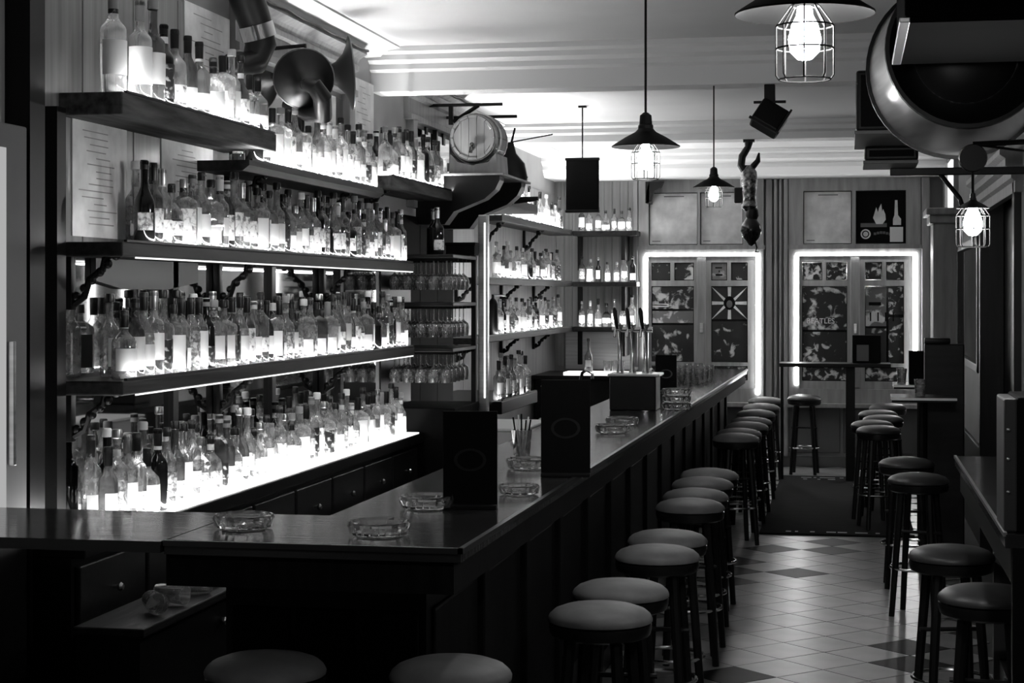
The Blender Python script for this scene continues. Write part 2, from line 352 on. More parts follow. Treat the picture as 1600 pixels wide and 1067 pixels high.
# ------------------------------------------------------------------ bottle shelves
def bracket_mb(D, hgt, y):
    q = MB().box(-.24, y-.02, -hgt, -.21, y+.02, 0, .003).box(-.24, y-.016, -.028, -.24+D, y+.016, 0, .003)
    q.tube([(-.21, y, -hgt+.02), (-.17, y, -hgt*.8), (-.15, y, -hgt*.55), (-.10, y, -hgt*.4), (-.24+D*.7, y, -hgt*.25), (-.24+D*.95, y, -.02)], .013, 7)
    for k in range(6): q.ball((-.2+.03*k, y, -hgt*.8+hgt*.12*k), .017, 8)
    return q
def shelf(label, y0, y1, ztop, th, m, x1=-2.5, depth=.25, brackets=(), strip=False, bh=.2, curved=False, lip=None):
    t = thing('wall_shelf', label, 'shelf', (x1, y0, ztop))
    if curved:
        q = MB().prism([(0, 0), (0, -th*.5), (-.03, -th), (-depth, -th), (-depth, 0)], fxz, 0, y1-y0)
    else:
        q = MB().box(-depth, 0, -th, 0, y1-y0, 0, .006)
    obj('board', q, m, t, False)
    obj('led_channel', MB().box(-.012, .04, 0, 0, y1-y0-.02, .008), M['black'], t, False)
    if strip: obj('led_line', MB().box(-.004, .12, -th-.005, .001, y1-y0-.03, -th), M['led_line'], t, False)
    for b in brackets: obj('bracket', bracket_mb(depth*.85, bh, b), M['black'], t)
    return t
s1 = shelf('thick rough edged wooden shelf, topmost at the left, with bottles', 5.78, 7.46, 2.46, .08, M['oldwood'], brackets=())
shelf('thin moulded wooden shelf under the horns, lower than its two neighbours', 7.1, 9.28, 2.32, .045, M['shelf'], brackets=(.35, 1.7), curved=True, bh=.22)
shelf('worn wooden shelf ending at the barrel, topmost right of the horns', 9.45, 10.96, 2.41, .065, M['oldwood'], brackets=(.3,), bh=.15)
shelf('long dark shelf, second from the top, with a light line below', 5.78, 9.96, 1.935, .052, M['shelf'], brackets=(.06, 1.55, 3.1), strip=True, bh=.24)
shelf('long dark shelf, third from the top, in front of the mirror', 5.78, 9.97, 1.447, .052, M['shelf'], brackets=(.06, 1.55, 3.1), strip=True, bh=.22)
# back counter carrying the lowest row of bottles
bc = thing('back_counter', 'long black back counter with a lit top under the lowest bottle row', 'counter', (-2.485, 5.42, 0))
obj('worktop', MB().box(-.25, 0, .88, .01, 4.68, .935, .004), M['black'], bc, False)
obj('light_panel', MB().box(-.235, .08, .935, -.006, 4.62, .941), M['lit_shelf'], bc, False)
obj('body', MB().box(-.25, 0, .08, -.04, 4.68, .88), M['black'], bc, False)
for k in range(8):
    d = obj('door', MB().box(-.04, .03+k*.58, .12, -.02, .58+k*.58, .6, .006), M['dark'], bc, False)
    obj('knob', MB().lathe([(.006, 0), (.006, .012), (.014, .018), (.016, .026), (.01, .034), (0, .036)], 10, axis_mtx((-.02, .5+k*.58, .5), (1, 0, 0))), M['stud'], d)
    d = obj('drawer', MB().box(-.04, .03+k*.58, .62, -.02, .58+k*.58, .85, .006), M['dark'], bc, False)
    obj('knob', MB().lathe([(.006, 0), (.006, .012), (.014, .018), (.016, .026), (.01, .034), (0, .036)], 10, axis_mtx((-.02, .3+k*.58, .74), (1, 0, 0))), M['stud'], d)
# low ledge in front of the back counter
lg = thing('low_ledge', 'low dark ledge in front of the back counter, seen under the bar flap', 'ledge', (-2.24, 5.25, 0))
obj('board', MB().box(-.2, 0, .66, .04, 4.75, .69, .005), M['shelf'], lg, False)
obj('front_panel', MB().box(-.2, .02, .0, .02, 4.75, .66), M['black'], lg, False)
obj('knob', MB().ball((.035, .75, .58), .016), M['stud'], lg)

# bottles: ten body shapes, shared meshes
def bottle_shapes():
    sh = []
    def neck(r, zs, zn, H, rn=.0135): return [(r, zs), (r*.92, zs+(zn-zs)*.3), (r*.62, zs+(zn-zs)*.65), (rn*1.15, zn), (rn, zn+.02), (rn, H-.012), (rn*1.2, H-.012), (rn*1.2, H)]
    for r, zs, zn, H, seg, lz0, lz1, nm in [
            (.037, .175, .215, .300, 16, .045, .135, 'tall'), (.041, .155, .195, .275, 16, .035, .13, 'round-shouldered'),
            (.038, .19, .225, .31, 16, .06, .16, 'tall slim'), (.045, .13, .17, .24, 16, .03, .11, 'squat'),
            (.036, .17, .21, .285, 16, .03, .15, 'straight'), (.047, .12, .165, .235, 8, .03, .1, 'broad faceted'),
            (.034, .15, .2, .27, 16, .04, .12, 'slender'), (.044, .17, .2, .26, 4, .03, .14, 'square'),
            (.033, .12, .165, .225, 16, .03, .1, 'small'), (.04, .14, .21, .305, 16, .04, .12, 'long-necked')]:
        k = 1.28 if seg == 4 else 1
        ph = PI/4 if seg == 4 else 0
        prof = [(r*.9*k, 0), (r*k, .006)]+[(a*k if i < 2 else a*(k if i < 3 and seg == 4 else 1), b) for i, (a, b) in enumerate(neck(r, zs, zn, H))]
        body = MB().lathe(prof, seg, None, ph=ph).mesh('glass_body', True, .7)
        # label wraps the side that faces the room
        labs = []
        for q0, q1, wid in ((lz0, lz1, 1.25), (lz0-.008, lz0+(lz1-lz0)*.55, 1.0), (lz0+.01, lz1-.005, .75), (lz0-.01, lz1+.008, 1.4)):
            lab = MB(); R = r*k+.0012; vs = []; fs = []; ns = 10
            if seg > 8:
                for i in range(ns+1):
                    a = -wid+2*wid*i/ns; vs += [(R*math.cos(a), R*math.sin(a), q0), (R*math.cos(a), R*math.sin(a), q1)]
                fs = [(2*i, 2*i+2, 2*i+3, 2*i+1) for i in range(ns)]; lab.add(vs, fs)
            elif seg == 8:
                for i in range(4):
                    a = -PI/2+PI/4*i; b = a+PI/4; lab.add([(R*math.cos(a), R*math.sin(a), q0), (R*math.cos(b), R*math.sin(b), q0), (R*math.cos(b), R*math.sin(b), q1), (R*math.cos(a), R*math.sin(a), q1)], [(0, 1, 2, 3)])
            else:
                e = r*k*.7071+.0012; g = e*(.6+.2*wid)*.9
                lab.box(e-.0005, -g, q0, e+.0008, g, q1); lab.box(-g, -e-.0008, q0, g, -e+.0005, q1)
            labs.append(lab.mesh('label'))
        lab = labs
        liq = []
        for fz in (.35, .6, .85):
            zt_ = zs*fz
            liq.append(MB().lathe([(r*.86*k, .006), (r*.9*k, .012), (r*.9*k, zt_), (0, zt_)], seg, None, ph=ph).mesh('liquid', True, .7))
        cap = MB().lathe([(.0158, H-.03), (.0158, H-.004), (.014, H+.004), (0, H+.005)], 12).mesh('cap')
        cap2 = MB().lathe([(.0148, H-.06), (.0152, H-.055), (.0163, H), (.0153, H+.006), (0, H+.007)], 12).mesh('cap')
        cap3 = MB().lathe([(.0155, H-.012), (.0185, H-.008), (.0185, H+.016), (.016, H+.021), (0, H+.022)], 12).mesh('cap')
        nl = MB().lathe([(.0152, zn+.012), (.0146, zn+.035)], 12).mesh('neck_label')
        sh.append((body, lab, (cap, cap2, cap3), nl, nm, H, liq))
    return sh
BS = bottle_shapes()
_mc = {}
def with_mat(me, m):
    key = (me.name, m.name)
    if key not in _mc:
        c = me.copy(); c.materials.clear(); c.materials.append(m); _mc[key] = c
    return _mc[key]
nb = 0
def bottle(x, y, z, rz, where, group, k=None, gl=None, lb=None, cp=None, far=False, scale=1):
    global nb; nb += 1
    k = random.choice([0, 0, 1, 1, 2, 3, 4, 4, 5, 6, 7, 7, 8, 9]) if k is None else k
    gl = random.choice([0, 0, 0, 1, 2, 2, 3, 3, 4, 5]) if gl is None else gl
    lb = random.choice([0, 0, 0, 1, 1, 2, 3, 4]) if lb is None else lb
    cp = random.choice([0, 0, 0, 0, 0, 1, 2, 3]) if cp is None else cp
    body, lab, caps, nl, nm, H, r = BS[k]      # r holds the liquid levels
    lab_t = '%s %s bottle, %s label, %s' % (nm, GLN[gl], LBN[lb], where)
    e = thing('bottle', lab_t, 'bottle', (x, y, z), rz, group)
    e.scale = (scale,)*3
    link('glass_body', with_mat(body, GL[gl]), None, e)
    if gl in (0, 2) and random.random() < .6: link('liquid', with_mat(random.choice(r), LQ[random.choice([0, 0, 1, 2])]), None, e)
    if gl != 5 or lb == 4 or random.random() < .7: link('label', with_mat(random.choice(lab), LB[lb]), None, e)
    else: e['label'] = lab_t.replace('%s label' % LBN[lb], 'no label')
    link('cap', with_mat(random.choice(caps), CP[cp]), None, e)
    if not far and random.random() < .35: link('neck_label', with_mat(nl, LB[random.choice([0, 2, 4])]), None, e)
RK = [.037, .041, .038, .045, .036, .047, .034, .044, .033, .04]
def row(y0, y1, x, z, step, place, group, jit=.012, far=False, rz0=-.75, **kw):
    y = y0; i = 1; sc = kw.get('scale', 1)
    while y < y1:
        k = random.choice([0, 0, 1, 1, 2, 3, 4, 4, 5, 6, 7, 8, 9]); r = RK[k]*sc*(1.12 if k == 7 else 1)
        if i > 1: y += r
        if y > y1: break
        bottle(x+random.uniform(-.004, .004), y, z, rz0+random.uniform(-.35, .35)*(.4 if k == 7 else 1), '%s from left, %s' % (ordn(i), place), group, k=k, far=far, **kw); i += 1
        y += r+.008+random.uniform(0, 2*max(0, step-.082))
def row_x(x0, x1, y, z, step, place, group, far=True):
    x = x0; i = 1
    while x < x1:
        bottle(x, y+random.uniform(-.01, .01), z, -PI/2+random.uniform(-.3, .3), '%s from left, %s' % (ordn(i), place), group, far=far, scale=random.uniform(.8, 1)); i += 1
        x += step+random.uniform(0, .02)
FX, BX = -2.556, -2.668
# the big bottles at the start of the top left shelf
for i, (y, x, k, gl, lb, cp, sc) in enumerate([(5.93, -2.6, 2, 3, 0, 3, 1.25), (6.10, -2.57, 2, 3, 0, 3, 1.18), (6.2, -2.56, 2, 4, 0, 3, 1.18), (6.33, -2.57, 4, 5, 4, 0, 1.1),
        (6.44, -2.57, 1, 1, 1, 0, 1.12), (6.55, -2.56, 4, 4, 0, 0, 1.05), (6.7, -2.57, 1, 4, 0, 0, 1.08), (6.83, -2.56, 3, 2, 0, 0, 1.05), (6.94, -2.56, 7, 0, 0, 0, 1.05),
        (7.05, -2.56, 0, 3, 0, 1, 1), (7.16, -2.56, 9, 4, 1, 0, .95), (7.27, -2.56, 5, 3, 0, 0, 1), (7.38, -2.56, 3, 3, 0, 0, 1)]):
    bottle(x, y, 2.46, -.8, '%s from left, front row, top left shelf' % ordn(i+1), 'bottles on the top left shelf', k, gl, lb, cp, scale=sc)
row(6.45, 7.05, -2.69, 2.46, .2, 'back row, top left shelf', 'bottles on the top left shelf', scale=.85)
row(7.32, 9.2, FX, 2.32, .098, 'front row, shelf under the horns', 'bottles on the shelf under the horns')
row(7.4, 9.1, BX, 2.32, .24, 'back row, shelf under the horns', 'bottles on the shelf under the horns')
row(9.52, 10.9, FX, 2.41, .098, 'front row, shelf by the barrel', 'bottles on the shelf by the barrel')
row(9.6, 10.88, BX, 2.41, .21, 'back row, shelf by the barrel', 'bottles on the shelf by the barrel')
row(6.1, 9.92, FX, 1.935, .088, 'front row, second shelf', 'bottles on the second shelf')
row(6.3, 9.9, BX, 1.935, .24, 'back row, second shelf', 'bottles on the second shelf')
row(5.93, 9.92, FX, 1.447, .088, 'front row, third shelf', 'bottles on the third shelf')
row(6.05, 9.9, BX, 1.447, .25, 'back row, third shelf', 'bottles on the third shelf')
row(5.78, 7.62, FX, .941, .09, 'front row, lit back counter', 'bottles on the lit back counter')
row(7.66, 9.9, FX, .941, .09, 'right half, lit back counter', 'bottles on the right half of the lit back counter', gl=0, lb=None)
row(5.9, 8.2, BX, .941, .24, 'back row, lit back counter', 'bottles on the lit back counter')

# ------------------------------------------------------------------ glassware
stem_me = MB().lathe([(.034, 0), (.034, .002), (.006, .008), (.004, .02), (.004, .08), (.01, .09), (.03, .105), (.038, .13), (.036, .16), (.031, .185), (.0295, .185), (.034, .16), (.036, .13), (.028, .108), (.0, .096)], 12).mesh('wine_glass')
stem_me.materials.append(M['clear'])
tumb_me = MB().lathe([(.03, 0), (.037, .11), (.0355, .11), (.029, .008), (0, .008)], 14).mesh('tumbler'); tumb_me.materials.append(M['clear'])
# tumblers packed on the right half of the lit counter
i = 0
for r_ in range(2):
    for k in range(9):
        o = link('tumbler', tumb_me, None, None, (-2.668, 8.35+k*.082, .941+.113*r_))
        tag(o, '%s stacked tumbler from left, %s layer, back of the lit counter' % (ordn(k+1), ('lower', 'upper')[r_]), 'glass', 'tumblers on the lit back counter')
# glass rack at the end of the shelves
rk = thing('glass_rack', 'dark three tier glass rack with hanging stemware beside the bright pole', 'rack', (-2.75, 10.1, 0))
for z in (1.965, 1.68, 1.41):
    obj('tier', MB().box(.01, 0, z, .45, .68, z+.022, .004), M['black'], rk, False)
    q = MB()
    for k in range(6): q.box(.02, .06+k*.115, z-.016, .44, .075+k*.115, z)
    obj('hanger_rail', q, M['matt'], rk, False)
obj('back_panel', MB().box(.002, 0, .0, .012, .72, 2.0), M['darkv'], rk, False)
obj('cabinet', MB().box(.02, 0, 0, .46, .68, 1.08, .006), M['matt'], rk, False)
obj('post', MB().box(.42, .64, .0, .45, .68, 2.0, .004), M['darkv'], rk, False)
for t, z in enumerate((1.965, 1.68, 1.41)):
    cnt = 0
    for b in range(5):
        for a in range(5):
            cnt += 1
            o = link('wine_glass', stem_me, None, None, (-2.365-a*.08, 10.2175+b*.115, z-.002), rot=(PI, 0, 0))
            tag(o, 'stemmed glass under %s rack tier, row %s from camera, %s from aisle' % (('top', 'middle', 'bottom')[t], ('one', 'two', 'three', 'four', 'five')[b], ordn(a+1)), 'glass', 'stemware hanging under the %s tier' % ('top', 'middle', 'bottom')[t])
for k, (a, b, hh, l) in enumerate([(-2.42, 10.2, 5, 'black round bottle standing on top of the glass rack'), (-2.48, 10.36, 5, 'dark bottle behind the round one on top of the rack')]):
    e = thing('bottle', l, 'bottle', (a, b, 1.987), -.8); link('glass_body', with_mat(BS[1][0], GL[5]), None, e); link('label', with_mat(BS[1][1][1], LB[1]), None, e); link('cap', with_mat(BS[1][2][1], CP[2]), None, e)
tag(obj('storage_box', MB().box(-.09, -.06, 0, .09, .06, .075, .004).box(-.095, -.065, .06, .095, .065, .08, .004), M['matt'], None, False, (-2.36, 10.62, 1.99)), 'small black box on top of the glass rack beside the pole', 'box')
pole = thing('light_pole', 'tall bright vertical light pole at the right end of the glass rack', 'pole', (-2.27, 10.84, 0))
obj('column', MB().box(-.03, -.03, 0, .03, .03, 2.25, .006), M['steel'], pole, False)
obj('lit_edge', MB().box(.008, -.036, 1.1, .017, -.03, 2.2), M['led_line'], pole, False)

# ------------------------------------------------------------------ second run of shelves and back left alcove
for k in range(11):
    obj('wall_board', MB().box(XA-.002, 12.06+k*.55, .9, XA+.014, 12.605+k*.55, 2.78, .003), M['pine'], wl, False)
for k in range(11):
    obj('wall_board', MB().box(-3.03+k*.084, YB-.014, 1.0, -2.948+k*.084, YB+.002, 2.93, .003), M['pine'], wb, False)
for y0, zt, nm in ((13.0, 1.88, 'second'), (13.0, 1.42, 'third')):
    shelf('dark %s shelf of the far run beyond the pole' % nm, y0, 17.78, zt, .05, M['shelf'], x1=-2.8, depth=.235, brackets=(.4, 2.2, 3.8), bh=.2)
shelf('dark top shelf of the far run above two longer ones', 14.1, 17.78, 2.4, .05, M['shelf'], x1=-2.8, depth=.235, brackets=(.3, 2.2), bh=.25)
shelf('short dark shelf high beyond the barrel corbels with bright bottles', 12.1, 13.8, 2.45, .06, M['shelf'], x1=-2.45, depth=.58, brackets=(.3,), bh=.15)
shelf('short dark low shelf of the far run with few bottles', 12.08, 13.5, 1.0, .09, M['black'], x1=-2.4, depth=.64, brackets=(), bh=.2)
for zt, nm in ((2.4, 'top'), (1.88, 'second'), (1.42, 'third')):
    t = thing('wall_shelf', 'dark %s shelf across the back wall left of the window' % nm, 'shelf', (-2.8, 17.79, zt))
    obj('board', MB().box(0, 0, -.05, .66, .39, 0, .006), M['shelf'], t, False)
    obj('bracket', MB().box(.5, .02, -.3, .54, .39, -.05, .004), M['black'], t, False)
    obj('bracket', MB().box(.0, .35, -.4, .05, .39, -.05, .004), M['black'], t, False)
row(14.3, 17.4, -2.86, 2.4, .22, 'far top shelf', 'bottles on the far top shelf', far=True, rz0=-1)
row(12.2, 13.7, -2.5, 2.45, .12, 'shelf beyond the corbels', 'bottles on the shelf beyond the corbels', far=True, rz0=-1)
row(14.15, 17.4, -2.86, 1.88, .2, 'far second shelf', 'bottles on the far second shelf', far=True, rz0=-1)
row(14.3, 17.4, -2.86, 1.42, .2, 'far third shelf', 'bottles on the far third shelf', far=True, rz0=-1)
row(12.25, 13.4, -2.46, 1.0, .14, 'far low shelf', 'bottles on the far low shelf', far=True, rz0=-1)
for zt, nm in ((2.4, 'top'), (1.88, 'second'), (1.42, 'third')):
    row_x(-2.72, -2.17, 17.9, zt, .075, 'back wall %s shelf' % nm, 'bottles on the back wall %s shelf' % nm)
cn = thing('gas_canister', 'slim black canister with a side lever at the near end of the far third shelf', 'canister', (-2.86, 14.02, 1.42))
obj('body', MB().lathe([(.04, 0), (.042, .01), (.042, .25), (.03, .28), (.012, .3), (.012, .33)], 16), M['black'], cn)
obj('lever', MB().tube([(0, 0, .325), (.1, .0, .32)], .008, 6), M['steel'], cn)
ac = thing('alcove_counter', 'black counter in the back left corner under the frontal shelves', 'counter', (-3.03, 16.7, 0))
obj('worktop', MB().box(0, 0, .93, 1.3, 1.06, .97, .005), M['black'], ac, False)
obj('body', MB().box(.03, .05, 0, 1.28, 1.06, .93), M['black'], ac, False)
obj('splashback', MB().box(.1, 1.46, .97, .86, 1.48, 1.36), M['steel'], ac, False)
obj('light_tray', MB().box(.3, .08, .97, .95, .4, 1.0, .004), M['led_line'], ac, False)
bottle(-2.5, 16.9, 1.0, -PI/2, 'alone on the lit tray in the back corner', None, 9, 1, 3, 0)
for k, (x, y) in enumerate([(-2.32, 16.9), (-2.25, 16.95), (-2.18, 16.88)]):
    tag(link('tumbler', tumb_me, None, None, (x, y, 1.0)), '%s of three tumblers on the lit tray, counted from left' % ordn(k+1), 'glass', 'tumblers on the lit tray')
sk = thing('sink_tap', 'small chrome tap rising behind the bar near the beer tower', 'tap', (-1.86, 12.2, .9))
obj('spout', MB().tube([(0, 0, 0), (0, 0, .26), (.01, 0, .3), (.04, 0, .32), (.08, 0, .3), (.085, 0, .26)], .012, 8), M['chrome'], sk)
obj('lever', MB().tube([(0, 0, .18), (-.05, 0, .22)], .008, 6), M['chrome'], sk); obj('sink_base', MB().box(-.25, -.3, -.06, .2, .4, 0, .01), M['steel'], sk, False)
obj('cabinet', MB().box(-.25, -.3, -.9, .2, .4, -.06), M['black'], sk, False)

# ------------------------------------------------------------------ the bar
Hb = 1.1
bt = thing('worktop', 'long polished dark wooden bar top with a short leg turning left', 'bar top', (0, 0, Hb))
def top_poly(): return [(-1.78, 4.385), (-.978, 4.385), (-.888, 15.4), (-1.46, 15.4), (-1.505, 4.98), (-1.78, 4.98)]
obj('slab', MB().prism(top_poly(), fxy, -.035, 0), M['bartop'], bt, False)
q = MB().prism([(-1.78, 4.377), (-.972, 4.377), (-.972, 4.392), (-1.78, 4.392)], fxy, -.012, .0025)
obj('front_edge', q, M['brass'], bt, False)
obj('side_edge', MB().prism([(-.985, 4.377), (-.970, 4.377), (-.880, 15.4), (-.895, 15.4)], fxy, -.012, .0025), M['brass'], bt, False)
obj('apron', MB().prism([(-1.78, 4.40), (-1.0, 4.40), (-.905, 15.4), (-.945, 15.4), (-1.045, 4.45), (-1.78, 4.45)], fxy, -.12, -.035), M['bar_dark'], bt, False)
fl = thing('bar_flap', 'thin hinged bar flap at the left end of the bar', 'bar flap', (0, 0, Hb))
obj('board', MB().box(-2.65, 4.37, -.03, -1.785, 4.98, .0), M['bartop'], fl, False)
obj('hinge', MB().box(-1.86, 4.6, -.045, -1.79, 4.66, -.031), M['brass'], fl, False)
bb = thing('bar_counter', 'dark panelled bar front running the length of the room', 'bar', (0, 0, 0))
obj('body', MB().prism([(-1.76, 4.8), (-1.17, 4.8), (-1.08, 15.35), (-1.44, 15.35), (-1.48, 4.96), (-1.76, 4.96)], fxy, .0, Hb-.036), M['black'], bb, False)
for k in range(15):
    y = 4.86+k*.7; x = -1.17+(y-4.8)*.0085
    obj('panel', MB().box(x, y, .2, x+.012, y+.58, .86, .008), M['bar_dark'], bb, False)
    obj('stile', MB().box(x-.005, y+.6, .1, x+.03, y+.68, .95, .006), M['bar_dark'], bb, False)
for k in range(3): obj('panel', MB().box(-1.74+k*.19, 4.788, .2, -1.57+k*.19, 4.8, .86, .006), M['bar_dark'], bb, False)
obj('plinth', MB().prism([(-1.78, 4.78), (-1.15, 4.78), (-1.06, 15.35), (-1.09, 15.35), (-1.18, 4.82), (-1.78, 4.82)], fxy, 0, .1), M['black'], bb, False)

# ------------------------------------------------------------------ bar stools
def make_stool():
    t = thing('bar_stool', '', 'stool', (0, 0, 0))
    r = .165
    obj('cushion', MB().lathe([(r-.012, .715), (r, .722), (r+.001, .73), (r*.97, .742), (r*.88, .755), (r*.7, .766), (r*.4, .774), (0, .777)], 28), M['leather'], t)
    obj('seat_frame', MB().lathe([(r-.03, .67), (r-.008, .68), (r-.002, .7), (r-.002, .715), (r-.02, .718)], 28), M['rim'], t)
    for k in range(4):
        a = PI/4+k*PI/2; c, s = math.cos(a), math.sin(a)
        obj('leg', MB().tube([(c*.105, s*.105, .69), (c*.135, s*.135, .35), (c*.165, s*.165, 0)], .017, 8, rad=[.02, .0185, .016]), M['darkv'], t)
    R = .15
    obj('foot_ring', MB().tube([(R*math.cos(2*PI*k/24), R*math.sin(2*PI*k/24), .26) for k in range(25)], .008, 6), M['chrome'], t)
    q = MB()
    for z in (.45,): q.tube([(.125, 0.125*0, z), (-.125, 0, z)], .009, 6)
    obj('stretcher', q, M['darkv'], t)
    return t
st0 = make_stool(); st1 = make_stool()
for ch in st1.children:
    if ch.name.startswith('cushion'): ch.data.materials[0] = M['leather2']
def stools(lst, group, fmt, proto=None):
    out = []
    for i, (x, y) in enumerate(lst):
        l = fmt[i] if isinstance(fmt, list) else fmt % ordn(i+1)
        o = dup(proto or st0, (x, y, 0), random.uniform(-.4, .4), l); o['group'] = group
left = [(-.778, 5.508), (-.773, 5.972), (-.74, 6.825), (-.746, 7.27), (-.755, 8.413), (-.767, 8.854), (-.778, 9.411), (-.782, 9.895), (-.795, 12.449),
        (-.802, 12.9), (-.784, 13.575), (-.782, 14.1), (-.791, 15.02), (-.791, 15.9), (-.802, 16.9)]
stools(left, 'stools along the bar', 'round grey leather bar stool along the bar, %s from the camera')
stools([(.383, 7.04), (.45, 6.1), (.36, 9.867), (.325, 10.808), (.2, 13.397), (.16, 13.95), (.254, 14.565), (.223, 15.194), (.322, 16.1)], 'stools along the right wall',
       ['worn dark stool at the far end of the right wall counter', 'dark stool nearest the camera on the right, tucked under the counter', 'third stool from the camera along the right wall, standing alone past the counter',
        'fourth stool from the camera along the right wall, touching the third', 'fifth stool from the camera along the right wall, seat shining', 'sixth stool from the camera along the right wall, close behind a shining one',
        'seventh stool from the camera along the right wall', 'eighth stool from the camera along the right wall', 'stool farthest back along the right wall near the window'], st1)
stools([(-1.56, 4.56), (-1.054, 4.6)], 'stools at the short leg of the bar', ['left of the two stools at the short bar end, cut by the frame', 'right of the two stools at the short bar end, seat catching light'])
stools([(-.449, 17.4)], 'stool at the window', ['dark stool standing alone under the right window, splayed legs showing'], st1)
for p_ in (st0, st1):
    for ch in list(p_.children): bpy.data.objects.remove(ch)
    bpy.data.objects.remove(p_)

# ------------------------------------------------------------------ things on the bar
def ashtray(x, y, rz, label, k=1):
    t = thing('ashtray', label, 'ashtray', (x, y, Hb+.001), rz, 'glass ashtrays on the bar'); t.scale = (k,)*3
    obj('dish', MB().lathe([(.062, 0), (.08, .006), (.086, .028), (.083, .038), (.076, .04), (.07, .032), (.06, .013), (0, .011)], 24), M['glass'], t, False)
    for i, vv in enumerate(bpy.data.objects[t.children[0].name].data.vertices):
        if i % 24 % 3 == 0 and .001 < vv.co.z < .039: vv.co.x *= .95; vv.co.y *= .95
ashtray(-1.657, 4.66, .2, 'glass ashtray on the short bar leg, leftmost of all ashtrays')
ashtray(-1.249, 4.59, .5, 'glass ashtray on the bar corner, nearest the camera')
ashtray(-1.265, 5.2, .1, 'glass ashtray left of the nearest black menu stand')
ashtray(-1.06, 5.62, .3, 'small glass ashtray right of the nearest black menu stand', .8)
ashtray(-1.18, 6.45, .3, 'glass ashtray with a tall rim between the two near menu stands')
ashtray(-1.16, 7.1, .2, 'glass ashtray beside the left edge of the second menu stand')
ashtray(-1.10, 8.2, .2, 'glass ashtray right of the second menu stand')
ashtray(-1.12, 8.7, .2, 'glass ashtray farthest along the bar, before the beer tower')
def menu(x, y, wd, hh, rz, label):
    t = thing('menu_stand', label, 'menu', (x, y, Hb+.001), rz, 'black menu stands on the bar')
    obj('board', MB().box(-wd/2, -.006, .012, wd/2, .006, hh, .002), M['matt'], t, False)
    obj('foot', MB().box(-wd/2, -.035, 0, wd/2, .035, .014, .003), M['black'], t, False)
    b = .3*wd
    obj('emblem', MB().lathe([(b, 0), (b, .0006), (b*.8, .0006), (b*.8, 0)], 20, axis_mtx((0, -.0062, hh*.5), (0, -1, 0)), sy=.7, close=True), M['rim'], t)
menu(-1.135, 5.22, .165, .295, .12, 'tall black menu stand on the bar, nearest of the three')
menu(-1.0, 6.2, .176, .345, .12, 'tall black menu stand at the bar edge with a faint oval emblem')
menu(-1.2, 11.6, .14, .25, .12, 'black menu stand beyond the beer tower, smallest of the three')
sc_ = thing('straw_cup', 'clear cup of drinking straws on the bar between two menu stands', 'cup', (-1.29, 6.9, Hb+.001))
obj('cup', MB().lathe([(.032, 0), (.042, .11), (.040, .11), (.03, .004), (0, .004)], 16), M['clear'], sc_)
for k in range(7):
    a = k*.9; obj('straw', MB().tube([(.012*math.cos(a), .012*math.sin(a), .006), (.036*math.cos(a), .036*math.sin(a), .15+.01*(k % 3))], .0035, 6), M['white' if k % 2 else 'matt'], sc_)
gb = thing('garnish_box', 'pale plastic box behind the bar beside the straw cup', 'box', (-1.64, 8.5, .98))
obj('tub', MB().box(-.16, -.3, 0, .12, .3, .12, .01), M['pale'], gb, False); obj('lid', MB().box(-.165, -.305, .12, .125, .305, .135, .005), M['white'], gb, False)
obj('stand', MB().box(-.16, -.3, -1.0, .12, .3, 0), M['black'], gb, False)
# beer tower
bw = thing('beer_tower', 'black box with chrome beer tower and three tap columns on the bar', 'beer tap', (-1.2, 9.9, Hb+.001))
obj('box', MB().box(-.13, -.12, 0, .13, .12, .19, .006), M['black'], bw, False)
obj('drip_plate', MB().box(-.14, -.13, .19, .15, .13, .205, .004), M['steel'], bw, False)
for x in (-.085, -.015, .06):
    c_ = obj('column', MB().lathe([(.02, .205), (.02, .22), (.013, .23), (.013, .44), (.02, .45), (.02, .48), (.012, .49)], 14, Matrix.Translation((x, 0, 0))), M['chrome'], bw)
    obj('spout', MB().tube([(x, -.01, .45), (x-.02, -.06, .45), (x-.022, -.07, .41)], .009, 8), M['chrome'], c_)
    obj('tap_handle', MB().lathe([(.008, .0), (.012, .04), (.013, .1), (.006, .12), (0, .122)], 10, axis_mtx((x-.01, -.05, .455), (-.12, -.1, 1))), M['black'], c_)
obj('crossbar', MB().tube([(-.13, 0, .45), (.1, 0, .45)], .016, 12), M['chrome'], bw)
obj('drip_knob', MB().ball((.1, -.08, .222), .016), M['chrome'], bw)
for k in range(3):
    t = thing('ashtray', '%s ashtray from the bottom in the stack right of the beer tower' % ordn(k+1), 'ashtray', (-.965, 9.9, Hb+.001+k*.0405), .1*k, 'stacked ashtrays')
    link('dish', bpy.data.objects['dish'].data, None, t)
for k in range(14):
    x = -1.26+(k % 3)*.085+.02*(k//3 % 2); y = 12.9+(k//3)*.22
    tag(link('tumbler', tumb_me, None, None, (x, y, Hb+.001)), '%s tumbler from near left in the cluster at the far bar end' % ordn(k+1), 'glass', 'tumblers at the far end of the bar')
# things lying on the low ledge
for k, (y, x) in enumerate([(5.55, -2.3), (5.68, -2.33), (5.86, -2.32), (6.02, -2.3), (6.2, -2.32), (6.36, -2.3), (6.5, -2.33)]):
    o = link('tumbler', tumb_me, None, None, (x, y, .732 if k else .732), rot=(PI/2, 0, .6+k*.8)); tag(o, '%s of the glasses lying on the low ledge, counted from left' % ordn(k+1), 'glass', 'glasses lying on the low ledge')

